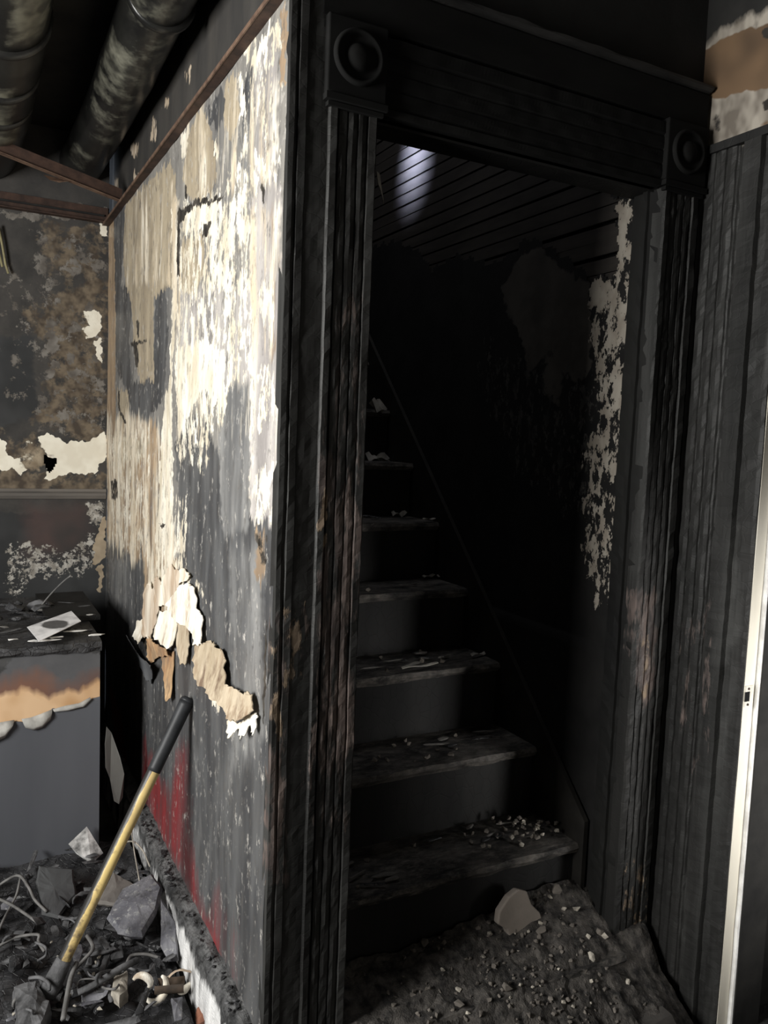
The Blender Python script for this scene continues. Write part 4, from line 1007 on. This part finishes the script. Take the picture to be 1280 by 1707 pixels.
for i in range(280):
    x = random.triangular(.75, 1.47, 1.3); y = random.uniform(1.24, 1.58)
    me = random.choice(CRUMB if random.random() < .9 else PCRUMB)
    put(me, 'rubble_crumb', (x, y, rub(x, y)+.002), random.uniform(.25, .95), label='small grey rubble crumb on the bottom stair', cat='rubble crumb', group='crumbs on the bottom stair')
# big upright plaster chunk
P = [(828, 1540), (832, 1520), (850, 1496), (866, 1484), (880, 1487), (886, 1508), (898, 1520), (905, 1545), (880, 1560), (846, 1562), (842, 1548)]
P = [at(x, y, 1, 1.53) for x, y in P]; cen = np.array([np.mean([p[0] for p in P]), 1.53, min(p[2] for p in P)])
n = len(P); th = .024
v = [p-cen+np.array([0, -th/2, 0]) for p in P]+[(p-cen)*np.array([.96, 1, .97])+np.array([0, th/2, 0]) for p in P]
o = MB().raw(v, [tuple(range(n)), tuple(reversed(range(n, 2*n)))]+[(i, (i+1) % n, n+(i+1) % n, n+i) for i in range(n)]).build('plaster_chunk', layered('plaster_chunk_m', (.26, .225, .195), (.20, .175, .15), 10, rough=.9, bump=.4))
o.location = cen; o.rotation_euler = (-.12, 0, 0); bv = o.modifiers.new('bevel', 'BEVEL'); bv.width = .004; bv.segments = 2
tag(o, 'big pale brown plaster chunk standing upright in the stair rubble', 'plaster chunk')
# broken threshold plank in front of the bottom stair
pq = MB(); xs = np.linspace(1.16, 1.50, 40); v = []
for x in xs:
    for k, (y, z) in enumerate(((1.24, .0), (1.235, .062), (1.25, .075), (1.335, .085), (1.345, .0))):
        j = mnoise.noise(Vector((x*9, k*2, 5))); v.append((x-1.15, y-1.33+.006*j, z+.006*j*(0 < k < 4)))
pq.raw(v, [(i*5+k, (i+1)*5+k, (i+1)*5+k+1, i*5+k+1) for i in range(len(xs)-1) for k in range(4)])
o = pq.build('threshold_plank', layered('dusty_plank', (.10, .092, .083), (.035, .032, .03), 9, (.4, 1, 1), rough=.9, bump=.7)); o.location = (1.15, 1.33, 0)
tag(o, 'dusty grey plank lying before the bottom stair in the doorway', 'plank')
for i, (x, y, s_) in enumerate(((905, 1690, 1.6), (900, 1560, 1.5), (925, 1520, 1.8), (960, 1530, 1.2), (1000, 1555, 1.3), (1035, 1548, 1.2), (1010, 1600, 1.2), (770, 1660, 1.3), (690, 1560, 1.4))):
    p = at(x, y, 2, .19)
    y_ = min(max(p[1], 1.40), 1.575); x_ = min(max(p[0], .76), 1.45)
    put(random.choice(CRUMB+PCRUMB), 'plaster_fragment', (x_, y_, rub(x_, y_)+.01), s_, label='larger plaster fragment in the rubble on the bottom stair', cat='plaster fragment', group='plaster fragments on the bottom stair')
ORD = ['bottom', 'second', 'third', 'fourth', 'fifth', 'sixth', 'seventh', 'eighth', 'ninth']
# pale rubble heap at the right end of the second step
for i in range(46):
    x = random.gauss(1.385, .05); y = 1.597+random.uniform(.03, .16); x = min(max(x, 1.2), 1.465)
    put(random.choice(PCRUMB+CRUMB), 'pale_crumb', (x, y, ZT0+RISE+random.uniform(.004, .03)), random.uniform(.5, 1.1), label='pale plaster crumb piled at the right end of the second step', cat='plaster crumb', group='pale crumbs on the second step')
for k in range(1, 8):
    zt = ZT0+RISE*k; yt = 1.40+RUN*k
    xr = 1.46
    for i in range(26 if k < 5 else 14):
        x = random.uniform(.72+.03*k, xr-.03*k); y = yt+random.uniform(.02, .17)
        if random.random() < .6:
            put(random.choice(CRUMB), 'stair_crumb', (x, y, zt+.004), random.uniform(.35, 1.3), label=f'dark crumb of debris lying on the {ORD[k]} step', cat='rubble crumb', group=f'crumbs on the {ORD[k]} step')
        else:
            strip(x, y, zt+.008, random.uniform(.02, .05), random.uniform(.004, .012), .004, random.uniform(-.4, .4), random.choice(['scrap', 'coal', 'scrap']), 'debris_strip', f'thin strip of debris lying on the {ORD[k]} step', 'debris strip', f'strips of debris on the {ORD[k]} step')
def on_step(k, px, py): return at(px, py, 2, ZT0+RISE*k+.01)
def spaper(k, px, py, lx, ly, rz, tilt, label, name='paper_scrap', mat='scrap'):
    p = on_step(k, px, py); y_ = min(max(p[1], 1.40+RUN*k+.0), 1.40+RUN*(k+1)-.02)
    t_ = (y_-EYE[1])/(p[1]-EYE[1]); x_ = EYE[0]+(p[0]-EYE[0])*t_
    n = 6; v = []
    for i in range(n+1):
        a_ = i/n-.5
        for s_ in (-.5, .5): v.append((a_*lx, s_*ly*(1-.5*abs(a_)), .012*math.sin(i*1.3+s_)*tilt))
    o = MB().raw(v, [(2*i, 2*i+2, 2*i+3, 2*i+1) for i in range(n)]).build(name, M[mat]); o.location = (x_, y_, ZT0+RISE*k+.012); o.rotation_euler = (tilt*.5, 0, rz)
    so = o.modifiers.new('thickness', 'SOLIDIFY'); so.thickness = .002
    tag(o, label, 'paper scrap')
M['light_scrap'] = layered('light_scrap', (.40, .38, .34), (.2, .19, .17), 18)
spaper(7, 630, 660, .05, .07, .6, 1.6, 'upturned paper scrap on the highest visible step by the casing', mat='light_scrap')
spaper(6, 628, 750, .10, .05, .3, 1.2, 'crumpled paper bundle on the sixth visible step by the casing', mat='light_scrap')
spaper(6, 640, 762, .12, .03, .1, .6, 'flat crumpled paper strip below the paper bundle', mat='light_scrap')
spaper(5, 665, 845, .07, .02, .3, .8, 'pale pointed scrap on the step below the paper bundle', mat='light_scrap')
spaper(5, 715, 866, .05, .012, .0, .2, 'small straight pale stick at the nosing of the sixth step', mat='light_scrap')
spaper(4, 715, 945, .06, .015, .35, .3, 'pale slanting scrap on the fifth step', mat='light_scrap')
spaper(4, 750, 960, .10, .02, -.1, .3, 'long flat scrap at the right of the fifth step', mat='light_scrap')
spaper(3, 700, 1110, .13, .010, .08, .2, 'long straight pale sliver on the fourth step', mat='light_scrap')
spaper(3, 800, 1090, .08, .012, .2, .4, 'curved scrap at the right end of the fourth step', mat='light_scrap')
# vertical torn strip hanging inside the doorway, top left
P = [(628, 285), (633, 290), (640, 340), (636, 322), (630, 305)]
P = [at(x, y, 1, Y0+.14) for x, y in P]; cen = P[0]; n = len(P)
v = [p-cen+np.array([0, dy, 0]) for dy in (0, .003) for p in P]
o = MB().raw(v, [tuple(range(n)), tuple(reversed(range(n, 2*n)))]+[(i, (i+1) % n, n+(i+1) % n, n+i) for i in range(n)]).build('hanging_strip', M['light_scrap']); o.location = cen
tag(o, 'thin pale torn strip hanging inside the doorway at its top left', 'strip')
